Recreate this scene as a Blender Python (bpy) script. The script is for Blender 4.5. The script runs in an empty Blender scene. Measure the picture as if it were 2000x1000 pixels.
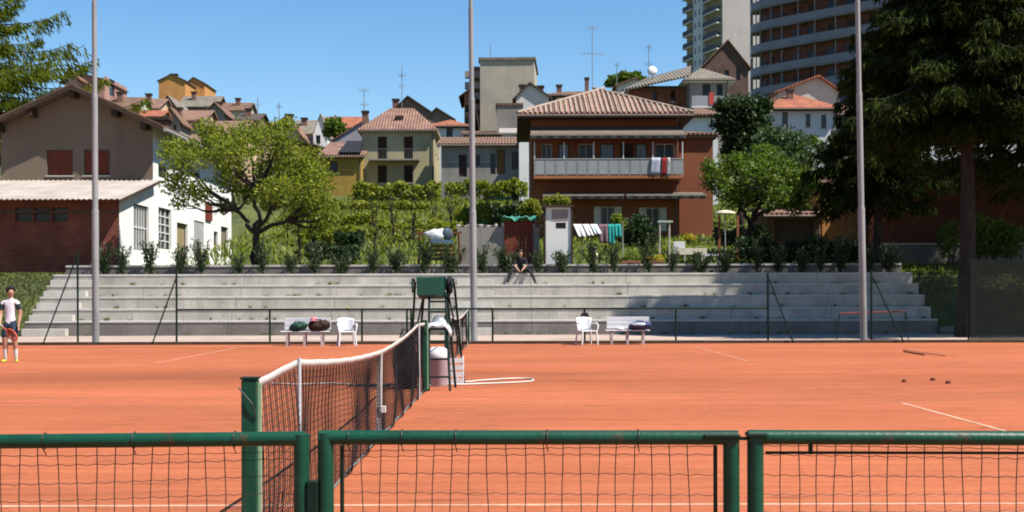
import bpy, bmesh, math, random
import numpy as np
from mathutils import Vector, Matrix

# ------------------------------------------------------------------ camera, world, sun, exposure
SC = bpy.context.scene
C = SC.collection
F, H, TH = 2525.0, 1.41, 0.0028          # focal length in photo pixels, eye height, roll
cam = bpy.data.cameras.new('camera'); camo = bpy.data.objects.new('camera', cam); C.objects.link(camo)
camo.location = (0, 0, H); camo.rotation_euler = (math.pi/2, TH, 0)
cam.sensor_width = 36; cam.lens = F/2000*36; cam.shift_y = 80/2000
cam.clip_start = 0.1; cam.clip_end = 6000
SC.camera = camo
SUN = Vector((0.62, -0.28, 1.0)).normalized()
EL = math.asin(SUN.z); AZ = math.atan2(SUN.x, SUN.y)
w = bpy.data.worlds.new('World'); SC.world = w; w.use_nodes = True
nt = w.node_tree; nt.nodes.clear()
sky = nt.nodes.new('ShaderNodeTexSky'); sky.sky_type = 'NISHITA'; sky.sun_disc = False
sky.sun_elevation = EL; sky.sun_rotation = AZ
sky.altitude = 100; sky.air_density = 1.0; sky.dust_density = 0.15; sky.ozone_density = 2.2
bg = nt.nodes.new('ShaderNodeBackground'); bg.inputs[1].default_value = 0.079
wo = nt.nodes.new('ShaderNodeOutputWorld')
hs = nt.nodes.new('ShaderNodeHueSaturation'); hs.inputs['Saturation'].default_value = 1.28
nt.links.new(sky.outputs[0], hs.inputs['Color']); nt.links.new(hs.outputs[0], bg.inputs[0]); nt.links.new(bg.outputs[0], wo.inputs[0])
sl = bpy.data.lights.new('sun', 'SUN'); so = bpy.data.objects.new('sun', sl); C.objects.link(so)
sl.energy = 5.0; sl.angle = math.radians(0.53); sl.color = (1.0, 0.95, 0.87)
so.rotation_euler = (-SUN).to_track_quat('-Z', 'Y').to_euler(); so.location = (30, 10, 60)
SC.view_settings.view_transform = 'Standard'; SC.view_settings.look = 'None'
SC.view_settings.exposure = 1.0; SC.view_settings.gamma = 1.0
SC.render.engine = 'CYCLES'
SC.cycles.pixel_filter_type = 'BLACKMAN_HARRIS'; SC.cycles.filter_width = 1.9

# ------------------------------------------------------------------ helpers
rnd = random.Random(7)
def P(px, py, d):
    u, v = px-1000, 580-py
    uu, vv = u+v*TH, v-u*TH
    return Vector((uu*d/F, d, H+vv*d/F))
def S(d): return F/d

def tag(o, label=None, cat=None, group=None, kind=None):
    if label: o['label'] = label
    if cat: o['category'] = cat
    if group: o['group'] = group
    if kind: o['kind'] = kind
    return o
def thing(name, label, cat, loc=(0, 0, 0), group=None):
    o = bpy.data.objects.new(name, None); C.objects.link(o); o.location = loc; o.empty_display_size = 0.2
    return tag(o, label, cat, group)

class MB:
    def __init__(s, M=None): s.V = []; s.Fc = []; s.M = M
    def v(s, p):
        p = Vector(p)
        if s.M is not None: p = s.M @ p
        s.V.append(p); return len(s.V)-1
    def poly(s, pts): s.Fc.append([s.v(p) for p in pts]); return s
    def box(s, x0, x1, y0, y1, z0, z1):
        i = [s.v(p) for p in ((x0,y0,z0),(x1,y0,z0),(x1,y1,z0),(x0,y1,z0),(x0,y0,z1),(x1,y0,z1),(x1,y1,z1),(x0,y1,z1))]
        for f in ((0,3,2,1),(4,5,6,7),(0,1,5,4),(1,2,6,5),(2,3,7,6),(3,0,4,7)): s.Fc.append([i[k] for k in f])
        return s
    def prism(s, pts, off):
        off = Vector(off); n = len(pts)
        a = [s.v(p) for p in pts]; b = [s.v(Vector(p)+off) for p in pts]
        s.Fc.append(a[::-1]); s.Fc.append(b)
        for k in range(n): s.Fc.append([a[k], a[(k+1) % n], b[(k+1) % n], b[k]])
        return s
    def tube(s, pts, r, n=8, cap=True):
        pts = [Vector(p) for p in pts]; rr = r if isinstance(r, (list, tuple)) else [r]*len(pts)
        rings = []; up = None
        for k, p in enumerate(pts):
            t = (pts[min(k+1, len(pts)-1)]-pts[max(k-1, 0)]).normalized()
            if up is None: up = Vector((0, 0, 1)) if abs(t.z) < 0.9 else Vector((0, 1, 0))
            a = t.cross(up)
            if a.length < 1e-4: a = t.cross(Vector((1, 0.3, 0)))
            a.normalize(); b = a.cross(t).normalized(); up = b
            rings.append([s.v(p+(a*math.cos(2*math.pi*q/n)+b*math.sin(2*math.pi*q/n))*rr[k]) for q in range(n)])
        for k in range(len(rings)-1):
            A, B = rings[k], rings[k+1]
            for q in range(n): s.Fc.append([A[q], A[(q+1) % n], B[(q+1) % n], B[q]])
        if cap:
            for R_, k in ((rings[0][::-1], 0), (rings[-1], 1)):
                b0 = len(s.V); s.V += [s.V[i].copy() for i in R_]; s.Fc.append(list(range(b0, b0+n)))
        return s
    def lathe(s, c, prof, n=16, sx=1, sy=1):
        rings = [[s.v((c[0]+r*sx*math.cos(2*math.pi*q/n), c[1]+r*sy*math.sin(2*math.pi*q/n), c[2]+z)) for q in range(n)] for r, z in prof]
        for A, B in zip(rings, rings[1:]):
            for q in range(n): s.Fc.append([A[q], A[(q+1) % n], B[(q+1) % n], B[q]])
        for R_ in (rings[0][::-1], rings[-1]): b0 = len(s.V); s.V += [s.V[i].copy() for i in R_]; s.Fc.append(list(range(b0, b0+n)))
        return s
    def blob(s, c, rad, seed=0, n=14, m=9, amp=0.12):
        r = random.Random(seed); ph = [r.uniform(0, 6.28) for _ in range(6)]
        rings = []
        for i in range(m+1):
            th = math.pi*(0.02+0.96*i/m)
            ring = []
            for q in range(n):
                a = 2*math.pi*q/n
                k = 1+amp*(math.sin(2*a+ph[0])*math.sin(2*th+ph[1])+0.7*math.sin(3*a+ph[2]+2*th)+0.5*math.sin(5*a+ph[3]-3*th))
                ring.append(s.v((c[0]+rad[0]*k*math.sin(th)*math.cos(a), c[1]+rad[1]*k*math.sin(th)*math.sin(a), c[2]-rad[2]*math.cos(th)*k)))
            rings.append(ring)
        for A, B in zip(rings, rings[1:]):
            for q in range(n): s.Fc.append([A[q], A[(q+1) % n], B[(q+1) % n], B[q]])
        s.Fc.append(rings[0][::-1]); s.Fc.append(rings[-1]); return s
    def build(s, name, mat, parent=None, smooth=False):
        o0 = parent
        off = Vector((0, 0, 0))
        while o0 is not None: off += Vector(o0.location); o0 = o0.parent
        me = bpy.data.meshes.new(name); me.from_pydata([tuple(p-off) for p in s.V], [], s.Fc); me.validate()
        if mat: me.materials.append(mat)
        if smooth: me.polygons.foreach_set('use_smooth', [True]*len(me.polygons))
        o = bpy.data.objects.new(name, me); C.objects.link(o)
        if parent: o.parent = parent
        return o
def bevel(o, wd=0.01, seg=2):
    m = o.modifiers.new('bevel', 'BEVEL'); m.width = wd; m.segments = seg; m.limit_method = 'ANGLE'; return o

# ------------------------------------------------------------------ materials
MT = {}; ALB = 0.74          # the photograph is exposed bright: base colours sit a little low
def mat(name, col, rough=0.8, var=0.15, scale=3.0, bump=0.0, bscale=40.0, col2=None, metal=0.0, spec=0.3, stretch=(1, 1, 1), fine=0.0):
    if name in MT: return MT[name]
    col = [c*ALB for c in col]; col2 = [c*ALB for c in col2] if col2 else None
    m = bpy.data.materials.new(name); m.use_nodes = True; n = m.node_tree; n.nodes.clear()
    out = n.nodes.new('ShaderNodeOutputMaterial'); b = n.nodes.new('ShaderNodeBsdfPrincipled'); n.links.new(b.outputs[0], out.inputs[0])
    b.inputs['Roughness'].default_value = rough; b.inputs['Metallic'].default_value = metal; b.inputs['Specular IOR Level'].default_value = spec
    tc = n.nodes.new('ShaderNodeTexCoord'); mp = n.nodes.new('ShaderNodeMapping'); n.links.new(tc.outputs['Object'], mp.inputs[0]); mp.inputs['Scale'].default_value = stretch
    no = n.nodes.new('ShaderNodeTexNoise'); no.inputs['Scale'].default_value = scale; no.inputs['Detail'].default_value = 6; no.inputs['Roughness'].default_value = 0.6
    n.links.new(mp.outputs[0], no.inputs[0])
    cr = n.nodes.new('ShaderNodeValToRGB'); n.links.new(no.outputs[0], cr.inputs[0])
    c1 = [max(0, c*(1-var)) for c in col]; c2 = list(col2) if col2 else [min(1, c*(1+var)) for c in col]
    cr.color_ramp.elements[0].position = 0.32; cr.color_ramp.elements[1].position = 0.68
    cr.color_ramp.elements[0].color = (*c1, 1); cr.color_ramp.elements[1].color = (*c2, 1)
    src = cr.outputs[0]
    if fine:
        n3 = n.nodes.new('ShaderNodeTexNoise'); n3.inputs['Scale'].default_value = bscale; n3.inputs['Detail'].default_value = 3; n.links.new(mp.outputs[0], n3.inputs[0])
        mr = n.nodes.new('ShaderNodeMapRange'); mr.inputs[1].default_value = 0.3; mr.inputs[2].default_value = 0.7; mr.inputs[3].default_value = 1-fine; mr.inputs[4].default_value = 1+fine; n.links.new(n3.outputs[0], mr.inputs[0])
        mx = n.nodes.new('ShaderNodeMix'); mx.data_type = 'RGBA'; mx.blend_type = 'MULTIPLY'; mx.inputs[0].default_value = 1
        n.links.new(src, mx.inputs[6]); n.links.new(mr.outputs[0], mx.inputs[7]); src = mx.outputs[2]
    n.links.new(src, b.inputs['Base Color'])
    if bump:
        n2 = n.nodes.new('ShaderNodeTexNoise'); n2.inputs['Scale'].default_value = bscale; n2.inputs['Detail'].default_value = 4; n.links.new(tc.outputs['Object'], n2.inputs[0])
        bp = n.nodes.new('ShaderNodeBump'); bp.inputs['Strength'].default_value = bump; bp.inputs['Distance'].default_value = 0.02
        n.links.new(n2.outputs[0], bp.inputs['Height']); n.links.new(bp.outputs[0], b.inputs['Normal'])
    MT[name] = m; return m
def tile_mat(name, col, axis='x', period=0.24, rows=0.35):
    """roof tiles: columns along the slope, colour of each tile varies"""
    if name in MT: return MT[name]
    m = mat(name, col, 0.9, 0.3, 1.2, 0, 30, fine=0.3); n = m.node_tree; b = [x for x in n.nodes if x.type == 'BSDF_PRINCIPLED'][0]
    tc = [x for x in n.nodes if x.type == 'TEX_COORD'][0]
    wv = n.nodes.new('ShaderNodeTexWave'); wv.bands_direction = axis.upper(); wv.inputs['Scale'].default_value = 2*math.pi/period/20*1.0; wv.inputs['Distortion'].default_value = 0.3; wv.inputs['Detail'].default_value = 1
    n.links.new(tc.outputs['Object'], wv.inputs[0])
    bp = n.nodes.new('ShaderNodeBump'); bp.inputs['Strength'].default_value = 1.0; bp.inputs['Distance'].default_value = 0.07
    n.links.new(wv.outputs[1], bp.inputs['Height']); n.links.new(bp.outputs[0], b.inputs['Normal'])
    return m
def brick_mat(name, c1, c2, mortar):
    if name in MT: return MT[name]
    m = bpy.data.materials.new(name); m.use_nodes = True; n = m.node_tree; b = n.nodes['Principled BSDF']; b.inputs['Roughness'].default_value = 0.9
    tc = n.nodes.new('ShaderNodeTexCoord'); mp = n.nodes.new('ShaderNodeMapping'); mp.inputs['Rotation'].default_value = (math.pi/2, 0, 0)
    n.links.new(tc.outputs['Object'], mp.inputs[0])
    br = n.nodes.new('ShaderNodeTexBrick'); br.inputs['Scale'].default_value = 1.0; br.inputs['Brick Width'].default_value = 0.26; br.inputs['Row Height'].default_value = 0.075; br.inputs['Mortar Size'].default_value = 0.008
    c1, c2, mortar = [[c*ALB for c in q] for q in (c1, c2, mortar)]
    br.inputs['Color1'].default_value = (*c1, 1); br.inputs['Color2'].default_value = (*c2, 1); br.inputs['Mortar'].default_value = (*mortar, 1)
    n.links.new(mp.outputs[0], br.inputs[0])
    no = n.nodes.new('ShaderNodeTexNoise'); no.inputs['Scale'].default_value = 0.9; no.inputs['Detail'].default_value = 5; n.links.new(tc.outputs['Object'], no.inputs[0])
    mr = n.nodes.new('ShaderNodeMapRange'); mr.inputs[1].default_value = 0.3; mr.inputs[2].default_value = 0.7; mr.inputs[3].default_value = 0.6; mr.inputs[4].default_value = 1.25; n.links.new(no.outputs[0], mr.inputs[0])
    mx = n.nodes.new('ShaderNodeMix'); mx.data_type = 'RGBA'; mx.blend_type = 'MULTIPLY'; mx.inputs[0].default_value = 1
    n.links.new(br.outputs[0], mx.inputs[6]); n.links.new(mr.outputs[0], mx.inputs[7]); n.links.new(mx.outputs[2], b.inputs['Base Color'])
    bp = n.nodes.new('ShaderNodeBump'); bp.inputs['Strength'].default_value = 0.6; bp.inputs['Distance'].default_value = 0.01; bp.invert = True
    n.links.new(br.outputs[1], bp.inputs['Height']); n.links.new(bp.outputs[0], b.inputs['Normal'])
    MT[name] = m; return m
def leaf_mat(name, a, b_, trans=0.35, rough=0.55):
    if name in MT: return MT[name]
    m = bpy.data.materials.new(name); m.use_nodes = True; n = m.node_tree; n.nodes.clear()
    out = n.nodes.new('ShaderNodeOutputMaterial'); g = n.nodes.new('ShaderNodeNewGeometry'); cr = n.nodes.new('ShaderNodeValToRGB')
    a = [c*.85 for c in a]; b_ = [c*.85 for c in b_]
    cr.color_ramp.elements[0].color = (*a, 1); cr.color_ramp.elements[1].color = (*b_, 1)
    n.links.new(g.outputs['Random Per Island'], cr.inputs[0])
    p = n.nodes.new('ShaderNodeBsdfPrincipled'); p.inputs['Roughness'].default_value = rough; p.inputs['Specular IOR Level'].default_value = 0.25 if rough < 0.8 else 0.03
    t = n.nodes.new('ShaderNodeBsdfTranslucent'); mx = n.nodes.new('ShaderNodeMixShader'); mx.inputs[0].default_value = trans
    gm = n.nodes.new('ShaderNodeMix'); gm.data_type = 'RGBA'; gm.blend_type = 'MULTIPLY'; gm.inputs[0].default_value = 1; gm.inputs[7].default_value = (1.25, 1.3, 0.6, 1)
    n.links.new(cr.outputs[0], p.inputs['Base Color']); n.links.new(cr.outputs[0], gm.inputs[6]); n.links.new(gm.outputs[2], t.inputs[0])
    n.links.new(p.outputs[0], mx.inputs[1]); n.links.new(t.outputs[0], mx.inputs[2]); n.links.new(mx.outputs[0], out.inputs[0])
    MT[name] = m; return m

def wear(m, col, scale, lo, hi, stretch=(1, 1, 1), amount=1.0):
    """patches of another colour (rust, moss, grime) laid over a material by a noise mask"""
    n = m.node_tree; b = [x for x in n.nodes if x.type == 'BSDF_PRINCIPLED'][0]; src = b.inputs['Base Color'].links[0].from_socket
    tc = n.nodes.new('ShaderNodeTexCoord'); mp = n.nodes.new('ShaderNodeMapping'); mp.inputs['Scale'].default_value = stretch; n.links.new(tc.outputs['Object'], mp.inputs[0])
    no = n.nodes.new('ShaderNodeTexNoise'); no.inputs['Scale'].default_value = scale; no.inputs['Detail'].default_value = 8; no.inputs['Roughness'].default_value = 0.68; n.links.new(mp.outputs[0], no.inputs[0])
    mr = n.nodes.new('ShaderNodeMapRange'); mr.inputs[1].default_value = lo; mr.inputs[2].default_value = hi; mr.inputs[3].default_value = 0; mr.inputs[4].default_value = amount; n.links.new(no.outputs[0], mr.inputs[0])
    mx = n.nodes.new('ShaderNodeMix'); mx.data_type = 'RGBA'; mx.inputs[7].default_value = (*col, 1)
    n.links.new(mr.outputs[0], mx.inputs[0]); n.links.new(src, mx.inputs[6]); n.links.new(mx.outputs[2], b.inputs['Base Color']); return m
GREEN = mat('green_paint', (0.004, 0.062, 0.032), 0.42, 0.25, 6, 0.1, 60, spec=0.3)
DGREEN = mat('dark_green_paint', (0.004, 0.02, 0.012), 0.5, 0.3, 6, spec=0.2)
WIRE = mat('wire', (0.03, 0.035, 0.03), 0.5, 0.3, 20)
WHITEP = mat('white_plastic', (0.75, 0.75, 0.76), 0.45, 0.06, 8)
TAPE = mat('net_tape', (0.62, 0.59, 0.54), 0.8, 0.1, 12, 0.2, 60)
CORD = mat('net_cord', (0.018, 0.016, 0.016), 0.9, 0.3, 10)
GALV = mat('galvanised_steel', (0.30, 0.302, 0.30), 0.55, 0.15, 2.5, 0.05, 40, metal=0.0, stretch=(1, 1, 0.25))
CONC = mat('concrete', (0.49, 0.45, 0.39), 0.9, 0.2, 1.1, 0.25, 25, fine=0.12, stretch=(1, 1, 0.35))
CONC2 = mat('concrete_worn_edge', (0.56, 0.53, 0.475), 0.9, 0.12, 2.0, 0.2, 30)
CONCD = mat('concrete_dark', (0.21, 0.185, 0.17), 0.9, 0.2, 0.9, 0.3, 20, fine=0.12)  # darker concrete of the lowest riser; also carries shade on the low wall
GLASS = mat('window_glass', (0.012, 0.014, 0.017), 0.22, 0.3, 1.0, spec=0.3)
BARK = mat('bark', (0.032, 0.024, 0.019), 0.95, 0.4, 6, 0.9, 18, stretch=(1, 1, 0.3))
DARKW = mat('dark_wood', (0.05, 0.028, 0.018), 0.8, 0.3, 4)
BLACK = mat('black_fabric', (0.012, 0.012, 0.014), 0.85, 0.4, 20, 0.3, 60)
wear(GREEN, (0.07, 0.03, 0.015), 9, 0.62, 0.68, (1, 1, 1), .8); wear(GREEN, (0.012, 0.06, 0.035), 2.5, 0.5, 0.75, (1, 1, 1), .5)
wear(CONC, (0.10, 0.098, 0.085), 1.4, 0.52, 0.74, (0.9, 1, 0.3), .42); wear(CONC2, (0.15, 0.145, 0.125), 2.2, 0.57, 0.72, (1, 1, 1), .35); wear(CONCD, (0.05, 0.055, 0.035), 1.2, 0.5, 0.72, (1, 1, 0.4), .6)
wear(GALV, (0.12, 0.10, 0.085), 1.6, 0.55, 0.72, (3, 3, 0.3), .5); wear(WHITEP, (0.30, 0.26, 0.22), 3.5, 0.56, 0.74, (1, 1, 1), .4)
SKIN = mat('skin', (0.50, 0.27, 0.18), 0.6, 0.08, 10)
HAIR = mat('hair', (0.012, 0.009, 0.008), 0.6, 0.3, 40, 0.5, 120)

# ------------------------------------------------------------------ foliage helpers
def quads_obj(name, V, n, m, parent, smooth=False):
    """V: (n,4,3) world coords -> one mesh of n quads"""
    off = np.zeros(3); o0 = parent
    while o0 is not None: off += np.array(o0.location); o0 = o0.parent
    V = (V.reshape(-1, 3)-off).astype(np.float32)
    me = bpy.data.meshes.new(name)
    me.vertices.add(n*4); me.vertices.foreach_set('co', V.ravel())
    me.loops.add(n*4); me.loops.foreach_set('vertex_index', np.arange(n*4, dtype=np.int32))
    me.polygons.add(n); me.polygons.foreach_set('loop_start', np.arange(0, n*4, 4, dtype=np.int32)); me.polygons.foreach_set('loop_total', np.full(n, 4, dtype=np.int32))
    me.materials.append(m); me.update(calc_edges=True)
    o = bpy.data.objects.new(name, me); C.objects.link(o)
    if parent: o.parent = parent
    return o
def nrm(a): return a/np.maximum(np.linalg.norm(a, axis=1, keepdims=True), 1e-9)
def diamonds(pts, axis, size, width, rng):
    n = len(pts); axis = nrm(axis); r = nrm(rng.normal(size=(n, 3))); side = nrm(np.cross(axis, r))
    L = (size*rng.uniform(0.65, 1.35, n))[:, None]; W = L*width
    bend = nrm(np.cross(side, axis))*L*0.12
    a = pts-axis*L*0.5; c = pts+axis*L*0.5
    mid = pts+bend
    return np.stack([a, mid+side*W*0.5, c, mid-side*W*0.5], 1)
def blob_leaves(blobs, n, size, rng, width=0.55, up=0.3, flat=0.85):
    bl = np.array(blobs, float); wgt = bl[:, 3]**2.2; wgt /= wgt.sum()
    idx = rng.choice(len(bl), n, p=wgt); d = nrm(rng.normal(size=(n, 3)))
    u = rng.uniform(0, 1, n)**0.42
    k = 1+0.22*np.sin(d[:, 0]*7+idx*1.7)*np.sin(d[:, 1]*6+idx)+0.15*np.sin(d[:, 2]*11+idx*2.3)
    pts = bl[idx, :3]+d*(bl[idx, 3]*u*k)[:, None]*np.array([1, 1, flat])
    ax = rng.normal(size=(n, 3))+d*0.6+np.array([0, 0, up])
    return diamonds(pts, ax, size, width, rng)
def limb(mb, a, b, r0, r1, rng, wob=0.1, k=6):
    a, b = Vector(a), Vector(b); L = (b-a).length; pts = []
    for i in range(k+1):
        t = i/k; j = Vector((rng.normal(), rng.normal(), rng.normal()*0.5))*wob*L*math.sin(math.pi*t)*0.6
        pts.append(a.lerp(b, t)+j+Vector((0, 0, -0.0)))
    mb.tube(pts, [r0+(r1-r0)*(i/k)**0.8 for i in range(k+1)], 7); return pts
def broadleaf(name, label, base, fork, blobs, n, size, m, rt=0.2, seed=1, cat='tree', group=None, lean=0.05, nodes=None):
    rng = np.random.default_rng(seed)
    t = thing(name, label, cat, base, group)
    mb = MB(); f = Vector(fork)
    limb(mb, Vector(base)-Vector((0, 0, .3)), f, rt*1.25, rt*0.8, rng, lean)
    for q in (nodes or []): limb(mb, f, q, rt*0.62, rt*0.45, rng, 0.12, 6)
    for b in blobs:
        c = Vector(b[:3]); tip = c+Vector((0, 0, -b[3]*0.1)); f = min([Vector(q) for q in nodes] if nodes else [Vector(fork)], key=lambda q: (q-c).length); mid = f.lerp(tip, .5)+Vector((0, 0, -0.08*(tip-f).length))
        limb(mb, f, mid, rt*0.5, rt*0.3, rng, 0.08, 4); limb(mb, mid, tip, rt*0.3, rt*0.08, rng, 0.1, 4)
        for q in range(3):
            e = c+Vector(rng.normal(size=3))*b[3]*0.5; limb(mb, mid.lerp(tip, .4), e, rt*0.14, rt*0.04, rng, 0.12, 3)
    mb.build('trunk', BARK, t, True)
    quads_obj('crown', blob_leaves(blobs, n, size, rng), n, m, t)
    return t
def bush(name, label, base, blobs, n, size, m, seed=1, cat='bush', group=None, width=0.5, stem=True):
    rng = np.random.default_rng(seed); t = thing(name, label, cat, base, group)
    q = blob_leaves(blobs, n, size, rng, width)
    quads_obj('foliage', q, n, m, t)
    if stem:
        mb = MB()
        for b in blobs: limb(mb, Vector(base)-Vector((0, 0, .15)), Vector(b[:3]), 0.03, 0.012, rng, 0.1, 3)
        mb.build('stem', BARK, t)
    return t
def spruce(name, label, base, h, hb, rad, n_wh, per, dens, m, rt=0.3, seed=3, droop=0.35, twig=0.42, topbare=0.0, cover=None):
    """tall conifer: whorls of drooping boughs hung with twigs"""
    rng = np.random.default_rng(seed); t = thing(name, label, 'tree', base)
    B = Vector(base); mb = MB()
    tp = [B+Vector((0.02*h*math.sin(k*0.7)*0.4, 0, h*k/10)) for k in range(11)]; tp[0] = tp[0]-Vector((0, 0, .4))
    mb.tube(tp, [rt*(1-0.93*k/10)*(1.25 if k == 0 else 1) for k in range(11)], 9)
    mb.build('trunk', BARK, t, True)
    br = MB(); Q = []
    for i in range(n_wh):
        z = hb+(h-hb)*(i/n_wh)**0.95
        Lw = rad*(1-(z-hb)/(h-hb))**0.75*(0.72 if i < 2 else 1)
        for j in range(per):
            a = 2*math.pi*(j+rng.uniform(-.35, .35))/per+i*0.9; L = Lw*rng.uniform(0.6, 1.12)
            if L < 0.3: continue
            zz = z+rng.uniform(-.3, .3); ts = np.linspace(0, 1, 7)
            dx, dy = math.cos(a), math.sin(a)
            path = np.array([[B.x+dx*L*s_, B.y+dy*L*s_, B.z+zz+L*(0.10*s_-droop*s_**1.6+0.16*s_**5)] for s_ in ts])
            br.tube([tuple(p) for p in path], [0.05*(1-s_*0.85)*min(1, L/4)+0.008 for s_ in ts], 4, False)
            n = max(12, int(dens*L)); s_ = rng.uniform(0.1, 1.0, n)**0.85
            pt = np.stack([np.interp(s_, ts, path[:, k]) for k in range(3)], 1)
            sd = rng.uniform(-1, 1, n); spread = L*0.30*(1-s_*0.65)
            pt += np.stack([-dy*sd*spread, dx*sd*spread, -np.abs(sd)*spread*0.35-rng.uniform(0, 1, n)**1.5*0.45*(0.4+s_*0.6)], 1)
            ax = np.stack([dx*0.5-dy*sd*0.6+rng.normal(size=n)*0.25, dy*0.5+dx*sd*0.6+rng.normal(size=n)*0.25, -0.75+rng.normal(size=n)*0.35], 1)
            Q.append(diamonds(pt, ax, twig, 0.2, rng))
    tag(br.build('branches', BARK, t), kind='stuff')
    Q = np.concatenate(Q); quads_obj('crown', Q, len(Q), m, t)
    return t
LF_PLUM = leaf_mat('leaf_plum', (0.09, 0.13, 0.013), (0.30, 0.33, 0.045), 0.5)
LF_MID = leaf_mat('leaf_mid', (0.05, 0.10, 0.015), (0.16, 0.23, 0.03), 0.38)
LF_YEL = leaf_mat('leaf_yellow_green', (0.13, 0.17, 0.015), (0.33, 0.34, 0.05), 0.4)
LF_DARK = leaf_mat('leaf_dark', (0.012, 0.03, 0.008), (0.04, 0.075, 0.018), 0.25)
LF_BLUE = leaf_mat('leaf_blue_green', (0.04, 0.075, 0.03), (0.10, 0.15, 0.06), 0.3)
LF_SHRUB = leaf_mat('leaf_shrub', (0.018, 0.038, 0.014), (0.055, 0.085, 0.03), 0.25)
LF_SPR = leaf_mat('needle_spruce', (0.009, 0.017, 0.005), (0.045, 0.060, 0.013), 0.28, 0.9)
LF_CED = leaf_mat('needle_cedar', (0.035, 0.06, 0.008), (0.15, 0.175, 0.02), 0.4, 0.9)
LF_GRASS = leaf_mat('grass_blade', (0.07, 0.11, 0.018), (0.20, 0.21, 0.06), 0.35)
LF_FLOW = leaf_mat('flower_yellow', (0.35, 0.30, 0.03), (0.60, 0.50, 0.06), 0.3)
# ------------------------------------------------------------------ ground and courts
PROF = [(-60, 0), (47.6, 0), (52.4, 2.30), (57, 2.75), (62, 3.5), (70, 4.6), (80, 6.2), (90, 7.6), (105, 9.6), (120, 11.8), (150, 16.5), (200, 24), (260, 31), (330, 36), (500, 40), (5000, 40)]
PY = np.array([p[0] for p in PROF]); PZ = np.array([p[1] for p in PROF])
def gz(x, y):
    z = float(np.interp(y, PY, PZ))
    if 52 < y < 104:   # level yard beside the workshop
        f = min(1, max(0, (-8.5-x)/4)); f = f*f*(3-2*f)*min(1, (104-y)/20); z = z+(min(z, 2.55)-z)*f
    if TX0+.1 < x < TX1-.1 and 46.5 < y < 52.3: z -= .9   # under the terrace
    return z
TX0, TX1 = -18.1, 15.8
def ground():
    ys = sorted(set([-60, 0, 20, 40, 46, 47.6, 48.6, 49.6, 50.6, 51.6, 52.4]+[54+2*k for k in range(34)]+[125, 135, 150, 175, 200, 230, 260, 300, 330, 400, 500, 900, 2000, 5000]))
    xs = sorted([-5000, -1500, -500, -250]+[-150+10*k for k in range(9)]+[-60+2.5*k for k in range(49)]+[-18.15, -17.9, 15.6, 15.85]+[70+10*k for k in range(9)]+[250, 500, 1500, 5000])
    V = []; Fc = []; r = random.Random(3)
    for y in ys:
        for x in xs:
            z = gz(x, y)
            if y > 53 and abs(x) < 150: z += 0.12*math.sin(x*0.7+y*0.3)+0.1*math.sin(x*0.23-y*0.9)-0.1
            elif 47.7 < y < 52.3: z += 0.05*math.sin(x*1.7+y)
            V.append((x, y, z-0.02))
    nx = len(xs)
    for j in range(len(ys)-1):
        for i in range(nx-1): a = j*nx+i; Fc.append((a, a+1, a+nx+1, a+nx))
    me = bpy.data.meshes.new('ground'); me.from_pydata(V, [], Fc)
    me.materials.append(mat('garden_ground', (0.055, 0.075, 0.02), 0.95, 0.45, 0.35, 0.6, 9, col2=(0.12, 0.14, 0.035), fine=0.35))
    o = bpy.data.objects.new('ground', me); C.objects.link(o); tag(o, kind='structure')
ground()
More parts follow.
